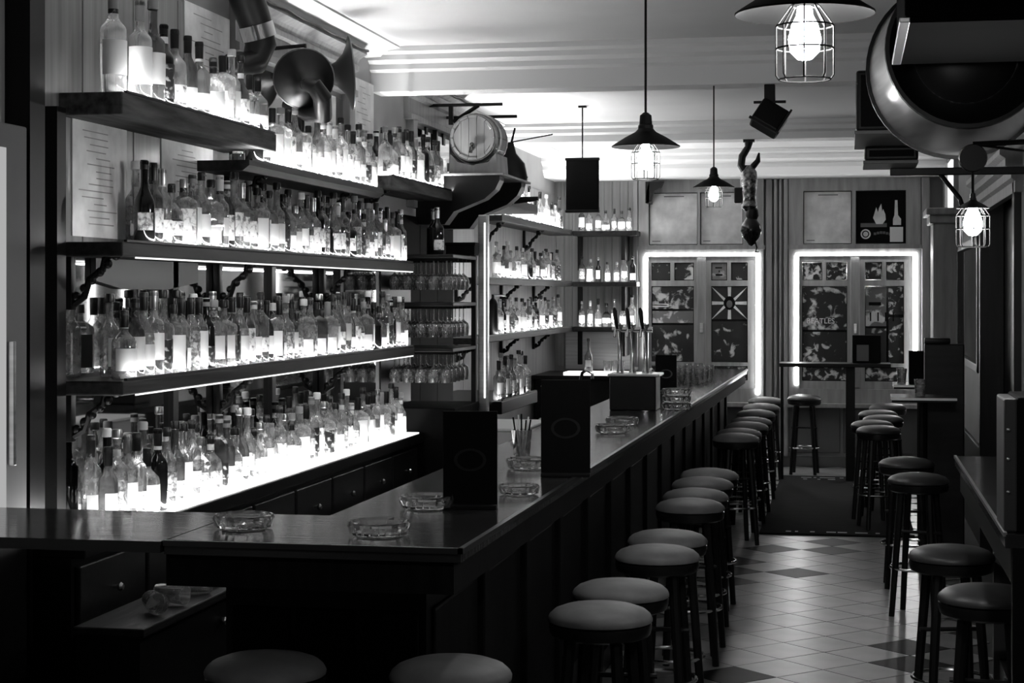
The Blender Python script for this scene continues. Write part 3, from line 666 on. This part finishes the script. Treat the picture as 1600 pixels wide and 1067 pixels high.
# ------------------------------------------------------------------ pendant lamps
def pendant(loc, ztop, label, k=1, cord=True):
    t = thing('pendant_lamp', label, 'lamp', loc)
    R = .118*k
    if cord: obj('cord', MB().tube([(0, 0, .1*k), (0, 0, ztop-loc[2])], .0045, 6), M['black'], t)
    obj('socket', MB().lathe([(.008, .115), (.02, .105), (.022, .075), (.026, .07), (.026, .06), (.03, .055), (.04, .045), (.0, .045)], 16, Matrix.Scale(k, 4)), M['horn'], t)
    obj('shade', MB().lathe([(R*.28, .05*k), (R*.6, .03*k), (R*.95, .004*k), (R, 0), (R*.99, -.003*k), (R*.93, .001*k), (R*.58, .025*k), (R*.26, .045*k)], 32, close=True), M['shade'], t)
    obj('bulb', MB().lathe([(.012, .01), (.014, -.005), (.022, -.02), (.0275, -.045), (.024, -.066), (.012, -.078), (0, -.081)], 16), M['bulb'], t)
    q = MB(); r2 = .048
    for i in range(8):
        a = 2*PI*i/8; c, s = math.cos(a), math.sin(a)
        q.tube([(c*.024, s*.024, .012), (c*r2, s*r2, -.022), (c*r2, s*r2, -.105), (c*r2*.9, s*r2*.9, -.112)], .0016, 5)
    for z, rr in ((-.022, r2), (-.06, r2), (-.112, r2*.9), (.012, .024)):
        q.tube([(rr*math.cos(2*PI*i/16), rr*math.sin(2*PI*i/16), z) for i in range(17)], .0016, 5)
    obj('cage', q, M['wire'], t)
pendant((-.077, 3.01, 2.225), ZC, 'caged pendant lamp nearest the camera, cut by the top of the frame')
pendant((-.688, 5.978, 2.255), ZC, 'caged pendant lamp with conical shade over the bar, left of the others')
pendant((-.763, 9.99, 2.356), 2.935, 'smallest caged pendant lamp, hanging from the ceiling beam before the window')
pendant((.346, 5.261, 2.0), 2.12, 'caged lamp under a black disc at the right wall', .4)
ar = thing('lamp_arm', 'black arm with round disc holding the lamp at the right wall', 'bracket', (.346, 5.261, 2.145))
obj('disc', MB().lathe([(.038, -.012), (.041, -.006), (.041, .006), (.038, .012)], 24, axis_mtx((0, 0, 0), (0, 1, 0))), M['black'], ar)
obj('arm', MB().tube([(.0, 0, .04), (.28, 0, .05), (.56, 0, .05)], .008, 8).tube([(0, 0, .04), (.2, .0, .01), (.56, 0, .03)], .004, 6), M['black'], ar)

# ------------------------------------------------------------------ ornaments on the left wall
hn = thing('curved_horn', 'thick dark curved horn with a silver band high on the left wall', 'horn', (-2.6, 7.45, 2.9))
pts = [(-.06, -.12, .32), (-.03, -.06, .2), (0, .0, .07), (.02, .03, -.04), (.0, .0, -.12), (-.03, -.1, -.15), (-.06, -.18, -.14)]
obj('tube', MB().tube(pts, .05, 14, rad=[.085, .08, .075, .07, .06, .045, .035]), M['horn'], hn)
obj('silver_band', MB().tube([(.004, .005, .05), (.016, .024, -.01)], .079, 14), M['chrome'], hn)
obj('wall_hook', MB().box(-.15, -.06, .18, -.05, .02, .22), M['black'], hn, False)
def bell(label, loc, direction, k, ln, neck, rads):
    t = thing('horn_bell', label, 'horn', loc)
    prof = [(.03, -.2), (.036, -.16), (.05, -.1), (.08, -.04), (.12, 0), (.145, .012), (.15, .016), (.146, .019), (.115, .004), (.076, -.036), (.046, -.098), (.03, -.16)]
    obj('bell', MB().lathe([(a*k, b*k*ln) for a, b in prof], 32, axis_mtx((0, 0, 0), direction)), M['horn'], t)
    d = Vector(direction).normalized()*-.2*k*ln
    obj('neck', MB().tube([d*.7, d]+[Vector(p) for p in neck], .03, 14, rad=[.03*k]*2+rads), M['horn'], t)
    obj('rim', MB().tube([Matrix(axis_mtx((0, 0, 0), direction)) @ Vector((.149*k*math.cos(2*PI*q/32), .149*k*math.sin(2*PI*q/32), .016*k*ln)) for q in range(33)], .004, 6), M['brass'], t)
    return t
bell('large dark horn bell seen from behind over the shelf of bottles, its tube bending right', (-2.52, 7.92, 2.76), (-.35, .85, .3), .95, .7, [(.09, -.12, -.05), (.12, -.1, -.1), (.1, -.02, -.17), (.0, .06, -.16), (-.12, .1, -.1)], [.04, .045, .045, .035, .03])
bell('dark horn bell seen edge on, facing right, beside the large bell', (-2.5, 8.6, 2.87), (.93, .36, .08), 1.25, .5, [(-.13, -.09, .0), (-.17, -.03, -.04), (-.19, .1, -.06)], [.034, .03, .028])
obj('wall_hook', MB().tube([(-.2, .1, .16), (.0, .02, .16), (.0, .02, .1)], .01, 6), M['black'], bpy.data.objects['horn_bell'])
# barrel on its cradle and corbels
br = thing('barrel', 'small wooden barrel lying on a cradle above the pole', 'barrel', (-2.4, 11.1, 2.762))
A = axis_mtx((0, 0, 0), (0, 1, 0))
def brr(z): return .175-.03*(abs(z-.21)/.21)**2
NS = 14
for k in range(NS):
    q = MB(); a0 = 2*PI*k/NS+.012; a1 = 2*PI*(k+1)/NS-.012; zs = [0, .1, .21, .32, .42]; vs = []
    for z in zs:
        for a in (a0, (a0+a1)/2, a1): vs.append((brr(z)*math.cos(a), brr(z)*math.sin(a), z))
    for z in zs:
        for a in (a0, a1): vs.append((brr(z)*.9*math.cos(a), brr(z)*.9*math.sin(a), z))
    fs = []
    for i in range(4):
        b = i*3; fs += [(b, b+1, b+4, b+3), (b+1, b+2, b+5, b+4)]
        c = 15+i*2; fs += [(c, c+1, c+3, c+2), (b, b+3, c+2, c), (b+2, b+5, c+3, c+1)]
    fs += [(0, 1, 2, 16, 15), (12, 13, 14, 24, 23)]
    obj('stave', q.add(vs, fs, A), M['barrel'], br)
for k in range(5):
    x0 = -.128+k*.0515; x1 = x0+.049; hgt = lambda x: math.sqrt(max(.0001, .13**2-x*x))
    obj('head_board', MB().prism([(x0, -hgt(x0)), (x1, -hgt(x1)), (x1, hgt(x1)), (x0, hgt(x0))], fxz, .012, .03), M['barrel'], br, False)
for z in (.03, .1, .32, .39):
    obj('hoop', MB().lathe([(brr(z-.015)+.001, z-.015), (brr(z-.015)+.004, z-.015), (brr(z+.015)+.004, z+.015), (brr(z+.015)+.001, z+.015)], 28, A, close=True), M['steel'], br)
obj('tap', MB().tube([(0, .012, -.07), (0, -.04, -.07), (0, -.05, -.1)], .012, 8).ball((0, -.02, -.045), .014), M['brass'], br)
cr = thing('barrel_cradle', 'pale cradle and dark scrolled corbels under the barrel', 'cradle', (-2.4, 11.0, 2.42))
obj('cradle', MB().prism([(-.16, .1), (.16, .1), (.15, .24), (.1, .185), (0, .165), (-.1, .185), (-.15, .24)], fxz, .12, .5), M['barrel'], cr, False)
for k, y in enumerate((0, .75)):
    obj('corbel', MB().prism([(-.35, .1), (.2, .1), (.2, .06), (.17, .0), (.1, -.06), (-.0, -.1), (-.1, -.14), (-.16, -.22), (-.35, -.22)], fxz, y, y+.14), M['black'], cr, False)
obj('top_board', MB().box(-.35, -.02, .09, .23, .95, .105, .004), M['casing'], cr, False)
for k, y in enumerate((11.25, 11.75)):
    t = thing('iron_bracket', '%s of the two black iron brackets above the barrel' % ('nearer', 'farther')[k], 'bracket', (-2.75, y, 3.0-.03*k))
    obj('arm', MB().box(.0, -.012, -.02, .52, .012, 0, .003).box(.16, -.012, -.14, .19, .012, -.01, .003), M['black'], t, False)
    obj('brace', MB().tube([(.19, 0, -.12), (.36, 0, -.015)], .014, 6), M['black'], t)
    obj('plate', MB().box(0, -.03, -.2, .014, .03, .02, .003), M['black'], t, False)
tk = thing('dark_instrument', 'dark instrument with thin pegs behind the barrel', 'ornament', (-2.35, 12.15, 2.62))
obj('body', MB().lathe([(.02, -.22), (.09, -.16), (.12, -.05), (.1, .05), (.04, .12), (.02, .2)], 18, sy=.6), M['horn'], tk)
obj('peg', MB().tube([(0, 0, .18), (.03, 0, .3)], .008, 6).tube([(.0, 0, .2), (.3, 0, .25)], .005, 6), M['black'], tk)
obj('stud', MB().ball((.03, -.09, -.12), .025), M['chrome'], tk)
obj('bracket', MB().box(-.4, -.02, -.24, .02, .02, -.2), M['black'], tk, False)
# hanging black sign over the back of the bar
sg = thing('hanging_sign', 'plain black rectangular board hanging over the far bar', 'sign', (-2.0, 13.2, 2.58))
obj('board', MB().box(-.125, -.02, -.205, .125, .02, .2, .006), M['matt'], sg, False)
obj('frame', MB().box(-.13, -.025, .185, .13, .025, .205, .003).box(-.13, -.025, -.21, .13, .025, -.19, .003), M['black'], sg, False)
obj('chain', MB().tube([(0, 0, .2), (0, 0, .6)], .006, 6), M['black'], sg)
obj('hook', MB().box(-.03, -.02, .585, .03, .02, .6), M['black'], sg, False)

# ------------------------------------------------------------------ things hanging from the ceiling
orn = thing('hanging_ornament', 'dark carved ornament with sparkling body hanging before the back windows', 'ornament', (-.83, 14.66, 2.616)); orn.scale = (.92,)*3
obj('hook_pipe', MB().tube([(.0, 0, .45), (-.01, 0, .38), (-.06, 0, .3), (-.07, 0, .22), (-.03, 0, .16)], .03, 10, rad=[.045, .03, .035, .035, .04]).tube([(.09, 0, .33), (.08, 0, .26), (.03, 0, .2)], .03, 10, rad=[.008, .025, .03]), M['black'], orn)
obj('ceiling_hook', MB().box(-.05, -.04, .425, .05, .04, .45), M['black'], orn, False)
obj('body', MB().lathe([(.03, -.2), (.075, -.15), (.07, -.05), (.08, .06), (.07, .16), (.03, .22)], 14), mat('sparkling_relief', .2, .25, 1, bump=1.0, noise=((25, 25, 25), .01, .5)), orn)
obj('side_block', MB().box(-.13, -.04, -.12, -.05, .04, .02, .01), M['black'], orn, False)
obj('tassel', MB().lathe([(.03, -.3), (.06, -.24), (.055, -.18), (.03, -.16)], 12, Matrix.Translation((.03, 0, 0))), M['horn'], orn)
obj('bulb', MB().lathe([(0, -.5), (.03, -.48), (.075, -.42), (.095, -.36), (.085, -.3), (.04, -.24)], 18, Matrix.Translation((.02, 0, -.01))), mat('glossy_black', .006, .12), orn)
obj('tail', MB().tube([(.05, 0, -.45), (.07, 0, -.52), (.06, 0, -.56), (.09, 0, -.56)], .008, 6), M['black'], orn)
sp = thing('spotlight', 'black box spotlight tilted under the first ceiling beam', 'spotlight', (-.45, 10.0, 2.83))
obj('clamp', MB().box(-.03, -.03, .0, .03, .03, .1, .004).box(-.09, -.01, -.005, .09, .01, .01, .002), M['black'], sp, False)
R_ = Matrix.Translation((.0, -.02, -.09)) @ Matrix.Rotation(.55, 4, 'Y') @ Matrix.Rotation(-.35, 4, 'X')
obj('housing', MB().box(-.085, -.06, -.075, .085, .07, .075, .015, R_), M['black'], sp, False)
obj('barn_door', MB().box(-.095, -.062, -.085, .095, -.05, -.07, .002, R_).box(.078, -.075, -.08, .09, -.05, .08, .002, R_), M['rim'], sp, False)
# big steel drum, box in front of it and two speakers
dr = thing('steel_drum', 'large round steel drum with black rim mounted at the upper right', 'drum', (.33, 5.2, 2.46))
A = axis_mtx((0, 0, 0), (0, 1, 0))
obj('shell', MB().lathe([(.228, 0), (.236, .2), (.262, .42), (.275, .5), (.27, .5), (.23, .2), (.222, 0)], 48, A, close=True), M['steel'], dr)
obj('front_rim', MB().lathe([(.222, -.012), (.234, -.012), (.236, .012), (.222, .012)], 48, A, close=True), M['black'], dr)
obj('back_rim', MB().lathe([(.27, .49), (.285, .49), (.285, .515), (.27, .515)], 48, A, close=True), M['black'], dr)
obj('inner_cone', MB().lathe([(.222, .01), (.15, .12), (.149, .125), (.22, .02)], 48, A, close=True), M['rim'], dr)
obj('hub', MB().lathe([(.15, .12), (.1, .1), (.05, .09), (0, .09)], 32, A), M['black'], dr)
obj('hanger', MB().box(-.03, .2, .2, .03, .26, ZC-2.46), M['black'], dr, False)
bx_ = thing('black_cabinet', 'black cabinet hanging at the top right corner in front of the drum', 'cabinet', (.12, 4.12, 2.37))
obj('case', MB().box(0, 0, .012, .75, .74, .8, .01), M['velvet'], bx_, False)
obj('edge_trim', MB().box(-.012, -.01, 0, .012, .745, .012, .002), M['steel'], bx_, False)
obj('bottom_panel', MB().box(.012, .0, 0, .74, .735, .013), M['velvet'], bx_, False)
def speaker(loc, w_, d_, h_, label):
    t = thing('speaker', label, 'speaker', loc)
    obj('cabinet', MB().box(0, 0, 0, w_, d_, h_, .012), M['black'], t, False)
    obj('edge_frame', MB().box(-.006, -.006, -.012, w_, d_, .004, .003), M['dull'], t, False)
    obj('grille', MB().box(.02, -.006, .02, w_-.02, 0, h_-.02, .002), M['matt'], t, False)
    return t
speaker((.02, 7.6, 2.44), .3, .8, .26, 'black speaker box left of the steel drum')
speaker((.06, 8.2, 2.358), .24, .4, .07, 'flat black speaker hanging behind and below the larger box')
sa = thing('wall_bracket', 'black wall arm with brace carrying the speakers', 'bracket', (.9, 8.5, 2.36))
obj('arm', MB().box(-.72, -.02, -.05, 0, .02, -.015, .004), M['black'], sa, False)
obj('brace', MB().tube([(-.5, 0, -.03), (-.4, 0, -.16), (-.38, 0, -.22)], .012, 6), M['black'], sa)
obj('wall_plate', MB().box(-.014, -.06, -.14, 0, .06, .05, .003), M['black'], sa, False)

# ------------------------------------------------------------------ back wall: two windows with posters (laid out in image pixel coordinates scaled at 6.55 mm per unit)
def wx(u): return -2.12+(u-1003)*.00654
def wz(v): return 1.75+(460-v)*.00656
def cells(outer, holes, y0, y1, mb=None):
    mb = mb or MB(); us = sorted({outer[0], outer[2]} | {c for h_ in holes for c in (h_[0], h_[2])}); vs = sorted({outer[1], outer[3]} | {c for h_ in holes for c in (h_[1], h_[3])})
    us = [u for u in us if outer[0] <= u <= outer[2]]; vs = [v for v in vs if outer[1] <= v <= outer[3]]
    for b in range(len(vs)-1):
        run = None
        for a in range(len(us)):
            inside = a < len(us)-1 and not any(h_[0] <= us[a] and us[a+1] <= h_[2] and h_[1] <= vs[b] and vs[b+1] <= h_[3] for h_ in holes)
            if inside and run is None: run = us[a]
            if not inside and run is not None:
                mb.box(wx(run), y0, wz(vs[b+1]), wx(us[a]), y1, wz(vs[b])); run = None
    return mb
seedc = [0]
def poster(rect, label, lo=.008, hi=.5, thr=.53, scale=9, m=None, y=YB-.035, nm='poster', sharp=.05):
    seedc[0] += 1
    u0, v0, u1, v1 = rect
    t = thing(nm, label, 'poster', (wx((u0+u1)/2), y, wz((v0+v1)/2)))
    a, b = (wx(u1)-wx(u0))/2-.008, (wz(v0)-wz(v1))/2-.008
    obj('print', MB().box(-a, -.003, -b, a, 0, b), m or print_mat('poster_print', seedc[0], scale*1.15, lo*.4, hi*1.1, thr+.045, .05), t, False)
    return t, a, b
def strips(t, lst, m, y=-.0045):
    q = MB()
    for x0, z0, x1, z1 in lst: q.box(x0, y, z0, x1, y+.002, z1)
    return obj('lettering', q, m, t, False)
def window(nm, o, led_right_end, led_left_end, side):
    e = struct_e(nm)
    T1, T2 = (o+12, 300, o+89, 382), (o+93, 300, o+160, 382)
    if side == 'right': T1, T2 = (o+18, 300, o+92, 382), (o+98, 300, o+174, 382)
    W_ = 192 if side == 'left' else 196
    cas = (o+12, 401, o+W_-12, 606)
    obj('window_frame', cells((o-4, 274, o+W_, 634), [T1, T2, cas], YB-.09, YB), M['casing'], e, False)
    obj('head_moulding', MB().box(wx(o-6), YB-.13, wz(280), wx(o+W_+2), YB-.085, wz(274)).box(wx(o-6), YB-.12, wz(390), wx(o+W_+2), YB-.085, wz(384)), M['casing'], e, False)
    obj('sill', MB().box(wx(o-6), YB-.2, wz(634), wx(o+W_+2), YB-.085, wz(628)), M['casing'], e, False)
    mid = o+W_/2
    L = (o+12, mid-10); Rr = (mid+10, o+W_-22)
    holes = []
    for a, b in (L, Rr):
        m1 = (a+b)/2
        holes += [(a+4, 410, m1-3, 438), (m1+3, 410, b-3, 438), (a+4, 447, b-3, 566), (a+4, 572, b-3, 594)]
    obj('sash', cells(cas, holes, YB-.06, YB-.03), M['casing'], e, False)
    obj('meeting_stile', MB().box(wx(mid-8), YB-.085, wz(604), wx(mid+6), YB-.055, wz(402), .006), M['casing'], e, False)
    obj('window_latch', MB().box(wx(mid-3), YB-.1, wz(520), wx(mid+2), YB-.084, wz(505), .003), M['steel'], e, False)
    for h_ in holes+[T1, T2]: obj('pane', MB().box(wx(h_[0]), YB-.034, wz(h_[3]), wx(h_[2]), YB-.028, wz(h_[1])), M['window_glass'], e, False)
    obj('light_tube', MB().box(wx(o+7), YB-.1, wz(399.5), wx(o+W_-6), YB-.09, wz(396)), M['lit'], e, False)
    obj('light_tube', MB().box(wx(o+5), YB-.1, wz(led_left_end), wx(o+10), YB-.09, wz(400)), M['lit'], e, False)
    obj('light_tube', MB().box(wx(o+W_-12), YB-.1, wz(led_right_end), wx(o+W_-6), YB-.09, wz(400)), M['lit'], e, False)
    return holes, T1, T2
hl, T1, T2 = window('window_1', 1001, 615, 560, 'left')
hr, T3, T4 = window('window_2', 1236, 600, 600, 'right')
names = ['upper left small', 'upper second small', 'large left', 'low left', 'upper third small', 'upper right small', 'large right', 'low right']
for wn, hs, wo in (('left', hl, 1001), ('right', hr, 1236)):
    for h_, nm in zip(hs, names):
        if nm.startswith('large'):
            u0, v0, u1, v1 = h_; um = (u0+u1)/2
            if wn == 'left' and 'right' in nm:
                t, a, b = poster((u0, v0, u1, 500), 'poster of pale rays around a dark oval in the left window right leaf', hi=.02, thr=.9)
                q = MB()
                for an in (0, .62, PI/2, PI-.62, PI, PI+.62, -PI/2, -.62):
                    c, s = math.cos(an), math.sin(an)
                    def clampp(r, dd):
                        x, z = c*r-s*dd, s*r+c*dd
                        return (max(-a, min(a, x)), -.0045, max(-b, min(b, z)))
                    q.add([clampp(.06, -.014), clampp(.3, -.018), clampp(.3, .018), clampp(.06, .014)], [(0, 1, 2, 3)])
                obj('ray_print', q, M['paper'], t, False)
                obj('oval_print', MB().lathe([(.055, 0), (.05, .001), (0, .001)], 20, axis_mtx((0, -.0045, 0), (0, -1, 0)), sy=1.3), M['matt'], t)
                obj('oval_centre', MB().lathe([(.03, 0), (.028, .001), (0, .001)], 20, axis_mtx((0, -.0056, -.01), (0, -1, 0)), sy=1.3), M['dull'], t)
                poster((u0, 501, u1, v1), 'dark band poster under the rays poster in the left window', thr=.6, scale=11)
            elif wn == 'right' and 'right' in nm:
                t, a, b = poster((u0, v0, um+4, 510), 'pale poster with four dark upright strokes in the right window', lo=.25, hi=.5, thr=.5)
                strips(t, [(-a*.7, b*.05, a*.5, b*.22)]+[(-a*.6+k*.075, -b*.75, -a*.6+k*.075+.014, -b*.3) for k in range(4)], M['matt'])
                poster((um+5, v0, u1, 492), 'small dark picture beside the pale poster in the right window', scale=14)
                poster((um+5, 494, u1, v1), 'dark poster with pale curved marks low in the right window', scale=12, thr=.57)
                poster((u0, 511, um+4, v1), 'dark poster under the pale poster in the right window', scale=10, thr=.62)
            elif wn == 'right':
                t, a, b = poster((u0, v0, u1, 516), 'dark portrait poster with white lettering in the right window left leaf', scale=8, thr=.53)
                cu = bpy.data.curves.new('lettering', 'FONT'); cu.body = 'BEATLES'; cu.size = .075; cu.extrude = .001; cu.align_x = 'CENTER'; cu.materials.append(M['white'])
                tmp = bpy.data.objects.new('tmp', cu); me = bpy.data.meshes.new_from_object(tmp); bpy.data.objects.remove(tmp); lt = link('lettering', me, M['white'], t); lt.location = (-.04, -.0045, -b*.7); lt.rotation_euler = (PI/2, 0, 0)
                poster((u0, 517, u1, v1), 'striped figure poster low in the right window left leaf', scale=10, thr=.58)
            else:
                t, a, b = poster((u0, v0, u1, 484), 'dark photograph poster at the top of the left window left leaf', scale=9, thr=.52)
                strips(t, [(-a, -b+.02, -a*.2, -b*.8+.03), (-a, -b*.72, -a*.3, -b*.62)], M['paper'])
                poster((u0, 485, u1, 506), 'torn pale strip of poster in the left window left leaf', lo=.3, hi=.55)
                poster((u0, 507, u1, v1), 'dark face poster low in the left window left leaf', scale=9, thr=.56)
        elif wn == 'left' and 'third' in nm:
            t, a, b = poster(h_, 'pale grey card with short dark lettering in the left window', lo=.3, hi=.34)
            strips(t, [(-a*.55, b*.35, a*.4, b*.55), (-a*.08, -.01, a*.08, .012), (-a*.5, -b*.55, a*.45, -b*.3)], M['matt'])
        else:
            poster(h_, '%s picture in the %s window' % (nm, wn), scale=random.choice([10, 14, 18]), thr=random.choice([.48, .52, .56]))
for rect, l in ((T1, 'pale parchment sheet in the upper left pane of the left window'), (T2, 'pale parchment sheet in the upper right pane of the left window'), (T3, 'pale parchment sheet in the upper left pane of the right window')):
    t, a, b = poster(rect, l, m=M['paper'])
    strips(t, [(-a*.4, b*.86, a*.45, b*.9), (-a*.9, -b*.9, -a*.55, -b*.87)], M['dull'])
t, a, b = poster(T4, 'black poster with a white flame, a bottle and a round badge', m=M['matt'])
obj('flame', MB().prism([(-.09+x*.0045, -.07+z*.0045) for x, z in [(10, 0), (24, 0), (31, 10), (30, 22), (25, 34), (23, 28), (21, 46), (16, 36), (14, 26), (10, 38), (6, 24), (3, 14)]], fxz, -.005, -.003), M['paper'], t, False)
obj('badge', MB().lathe([(.05, 0), (.05, .001), (.036, .001), (.036, 0)], 24, axis_mtx((-.15, -.003, -.17), (0, -1, 0)), close=True).lathe([(.025, 0), (0, .001)], 16, axis_mtx((-.15, -.003, -.17), (0, -1, 0))), M['paper'], t)
obj('bottle_print', MB().prism([(.12, -.08), (.2, -.08), (.2, -.02), (.17, .02), (.165, .17), (.14, .17), (.135, .02), (.12, -.02)], fxz, -.005, -.003), M['paper'], t, False)
obj('label_print', MB().box(.09, -.005, -.25, .22, -.003, -.1), M['white'], t, False)
strips(t, [(-.07+k*.03, -.18+.012*math.sin(k*.7), -.045+k*.03, -.155+.012*math.sin(k*.7)) for k in range(6)]+[(-.2, -.1, .06, -.06), (.12, -.135, .19, -.12), (.145, -.21, .165, -.17)], M['dull'])
# wall between and around the windows
for u0, u1 in ((1196, 1206), (1209, 1214), (1217, 1221), (1224, 1231)):
    trim(MB().box(wx(u0), YB-.07, .1, wx(u1), YB, 2.93, .012), M['casing'])
trim(MB().box(wx(988), YB-.1, 1.0, wx(996), YB, 2.93, .008), M['casing'])
trim(MB().box(wx(1433), YB-.12, .1, wx(1446), YB, 2.93, .012), M['casing'])
for k in range(6):
    obj('wainscot_panel', MB().box(-2.0+k*.48, YB-.03, .14, -1.55+k*.48, YB, .6, .008), M['dull'], wb, False)
bs = struct('baseboard_back', MB().box(-2.0, YB-.04, 0, XR, YB, .1), M['dull'])
ct = thing('cornice_bracket', 'small dark scrolled bracket at the top left of the left window', 'bracket', (-2.02, 17.9, 2.9))
obj('scroll', MB().prism([(-.0, .0), (.15, 0), (.12, -.06), (.05, -.1), (.02, -.2), (-.03, -.22), (-.03, -.1)], fxz, -.03, .03), M['black'], ct, False)
obj('plate', MB().box(-.04, -.03, -.22, -.0, .3, .0), M['black'], ct, False)

# high table at the right window with its things
ht = thing('high_table', 'narrow dark high table standing before the right window', 'table', (.0, 16.75, 0))
obj('table_top', MB().box(-.66, -.18, 1.075, .36, .18, 1.11, .005), M['black'], ht, False)
obj('leg', MB().box(-.05, -.04, 0, .035, .04, 1.075, .004), M['black'], ht, False)
obj('leg', MB().tube([(-.64, 0, 0), (-.64, 0, 1.075)], .014, 8), M['black'], ht)
tb = thing('menu_stand', 'dark menu box standing on the high table before the right window', 'menu', (.14, 16.75, 1.11))
obj('board', MB().box(-.13, -.03, 0, .13, .03, .26, .006), M['matt'], tb, False); obj('card', MB().box(-.09, -.033, .02, .02, -.03, .17), M['dull'], tb, False)

# ------------------------------------------------------------------ right side
d1 = struct_e('door_1')
obj('door_leaf', MB().box(1.02, 9.95, 0, 1.06, 12.35, 2.45), M['black'], d1, False)
obj('door_frame', MB().box(.86, 9.82, 0, 1.02, 9.92, 2.45, .006).box(.86, 12.36, 0, 1.02, 12.46, 2.45, .006), M['darkv'], d1, False)
pr = [(.9, 2.3), (.86, 2.3), (.86, 2.36), (.84, 2.375), (.84, 2.42), (.81, 2.44), (.81, 2.48), (.78, 2.5), (.78, 2.53), (.9, 2.53)]
obj('lintel', MB().prism(pr, fxz, 9.75, 12.55), M['casing'], d1, False)
for y0, y1 in ((7.3, 9.8), (12.46, 15.2)): obj('wainscot_panel', MB().box(.875, y0, 0, .902, y1, .68, .006), M['black'], wr, False)
mr_ = thing('framed_mirror', 'dark framed mirror on the right wall with bright reflections', 'mirror', (.9, 13.85, 1.2))
obj('mirror_frame', MB().box(-.04, -1.2, 0, 0, 1.2, .06, .006).box(-.04, -1.2, .9, 0, 1.2, .96, .006).box(-.04, -1.2, 0, 0, -1.12, .96, .006).box(-.04, 1.12, 0, 0, 1.2, .96, .006), M['darkv'], mr_, False)
obj('mirror_glass', MB().box(-.012, -1.12, .06, -.004, 1.12, .9), M['mirror'], mr_, False)
trim(MB().box(.68, 15.3, 0, .9, 15.8, 2.35, .01).box(.65, 15.26, 2.35, .9, 15.84, 2.42, .01).box(.62, 15.22, 2.42, .9, 15.88, 2.48, .01), M['casing'])
w5 = struct_e('window_5')
obj('pane', MB().box(.885, 15.55, 2.5, .89, 16.9, 2.97), M['lit_win'], w5, False)
obj('window_frame', MB().box(.86, 15.48, 2.48, .9, 15.55, 2.98).box(.86, 16.9, 2.48, .9, 16.97, 2.98), M['casing'], w5, False)
# wall counter near the camera
ca = thing('wall_counter', 'dark narrow counter along the right wall with a bright front edge', 'counter', (.41, 4.95, 0))
obj('board', MB().box(0, 0, 1.06, .49, 2.35, 1.1, .003), M['bartop'], ca, False)
obj('front_edge', MB().box(-.004, 0, 1.092, .006, 2.35, 1.103), M['steel'], ca, False)
obj('apron', MB().box(.02, .02, .96, .05, 2.33, 1.06), M['dark'], ca, False)
obj('end_panel', MB().box(.02, .0, 0, .49, .04, 1.06), M['black'], ca, False)
obj('end_panel', MB().box(.14, 2.2, 0, .49, 2.25, 1.06), M['dull'], ca, False)
obj('base', MB().box(.16, .04, 0, .49, 2.2, .32), M['dark'], ca, False)
sb = thing('studded_box', 'tall black box with a studded grey edge on the near right counter', 'box', (.41, 4.98, 1.1))
obj('case', MB().box(.035, 0, 0, .4, .3, .37, .008), M['matt'], sb, False)
obj('edge_strip', MB().box(.0, .0, 0, .036, .25, .365, .006), M['edge_dark'], sb, False)
for z in (.11, .2, .28): obj('stud', MB().ball((.012, -.002, z), .006), M['stud'], sb)
# small high tables and a bench end farther back
for k, (x, y, l) in enumerate([(.5, 13.15, 'small square high table with pale edge near the far right stools'), (.45, 11.55, 'small dark high table with a tumbler beside the bench end')]):
    t = thing('side_table', l, 'table', (x, y, 0))
    obj('table_top', MB().box(-.2, -.22, 1.07, .2, .22, 1.1, .004), M['black'], t, False); obj('edge', MB().box(-.2, -.224, 1.085, .2, -.22, 1.1), M['steel'], t, False)
    obj('leg', MB().tube([(0, 0, .02), (0, 0, 1.07)], .03, 10), M['black'], t); obj('foot', MB().lathe([(.17, 0), (.17, .01), (.03, .03)], 20), M['black'], t)
tb = thing('menu_stand', 'tall black menu box on the pale edged side table at the right', 'menu', (.47, 13.1, 1.101))
obj('board', MB().box(-.06, -.04, 0, .06, .04, .24, .005), M['matt'], tb, False); obj('spine', MB().box(.06, -.03, 0, .066, .03, .24), M['dull'], tb, False)
tag(link('tumbler', tumb_me, None, None, (.43, 11.5, 1.101)), 'clear tumbler on the small dark table at the right', 'glass')
tag(link('tumbler', tumb_me, None, None, (.36, 13.1, 1.101), rot=None), 'clear tumbler on the pale edged side table left of the menu box', 'glass')
bn = thing('bench_end', 'tall black wooden bench end near the right wall', 'bench', (.6, 12.1, 0))
obj('end_panel', MB().box(-.12, -.04, 0, .14, .04, 1.42, .01), M['dark'], bn, False); obj('seat', MB().box(-.12, .04, .42,   .14, .5, .48, .01), M['black'], bn, False)
obj('back', MB().box(.1, .04, .48, .14, .5, 1.3, .01), M['black'], bn, False)
obj('carved_top', MB().box(-.12, -.05, 1.42, .05, .05, 1.46, .01), M['dark'], bn)

# ------------------------------------------------------------------ lit fridge at the left edge
fr = thing('drinks_fridge', 'tall grey fridge with a dark base and lit door at the left edge', 'fridge', (-2.745, 4.99, 0))
obj('case', MB().box(0, -.36, 1.0, .085, .39, 2.3, .006), M['wall_dim'], fr, False)
obj('base', MB().box(0, -.36, 0, .085, .39, 1.0, .004), M['matt'], fr, False)
obj('lit_door', MB().box(.085, -.34, 1.02, .09, .235, 2.22), M['lit_soft'], fr, False)
obj('door_handle', MB().box(.088, .25, 1.2, .11, .265, 1.6, .003), M['steel'], fr, False)
print('bottles', nb, 'tiles', ntile)
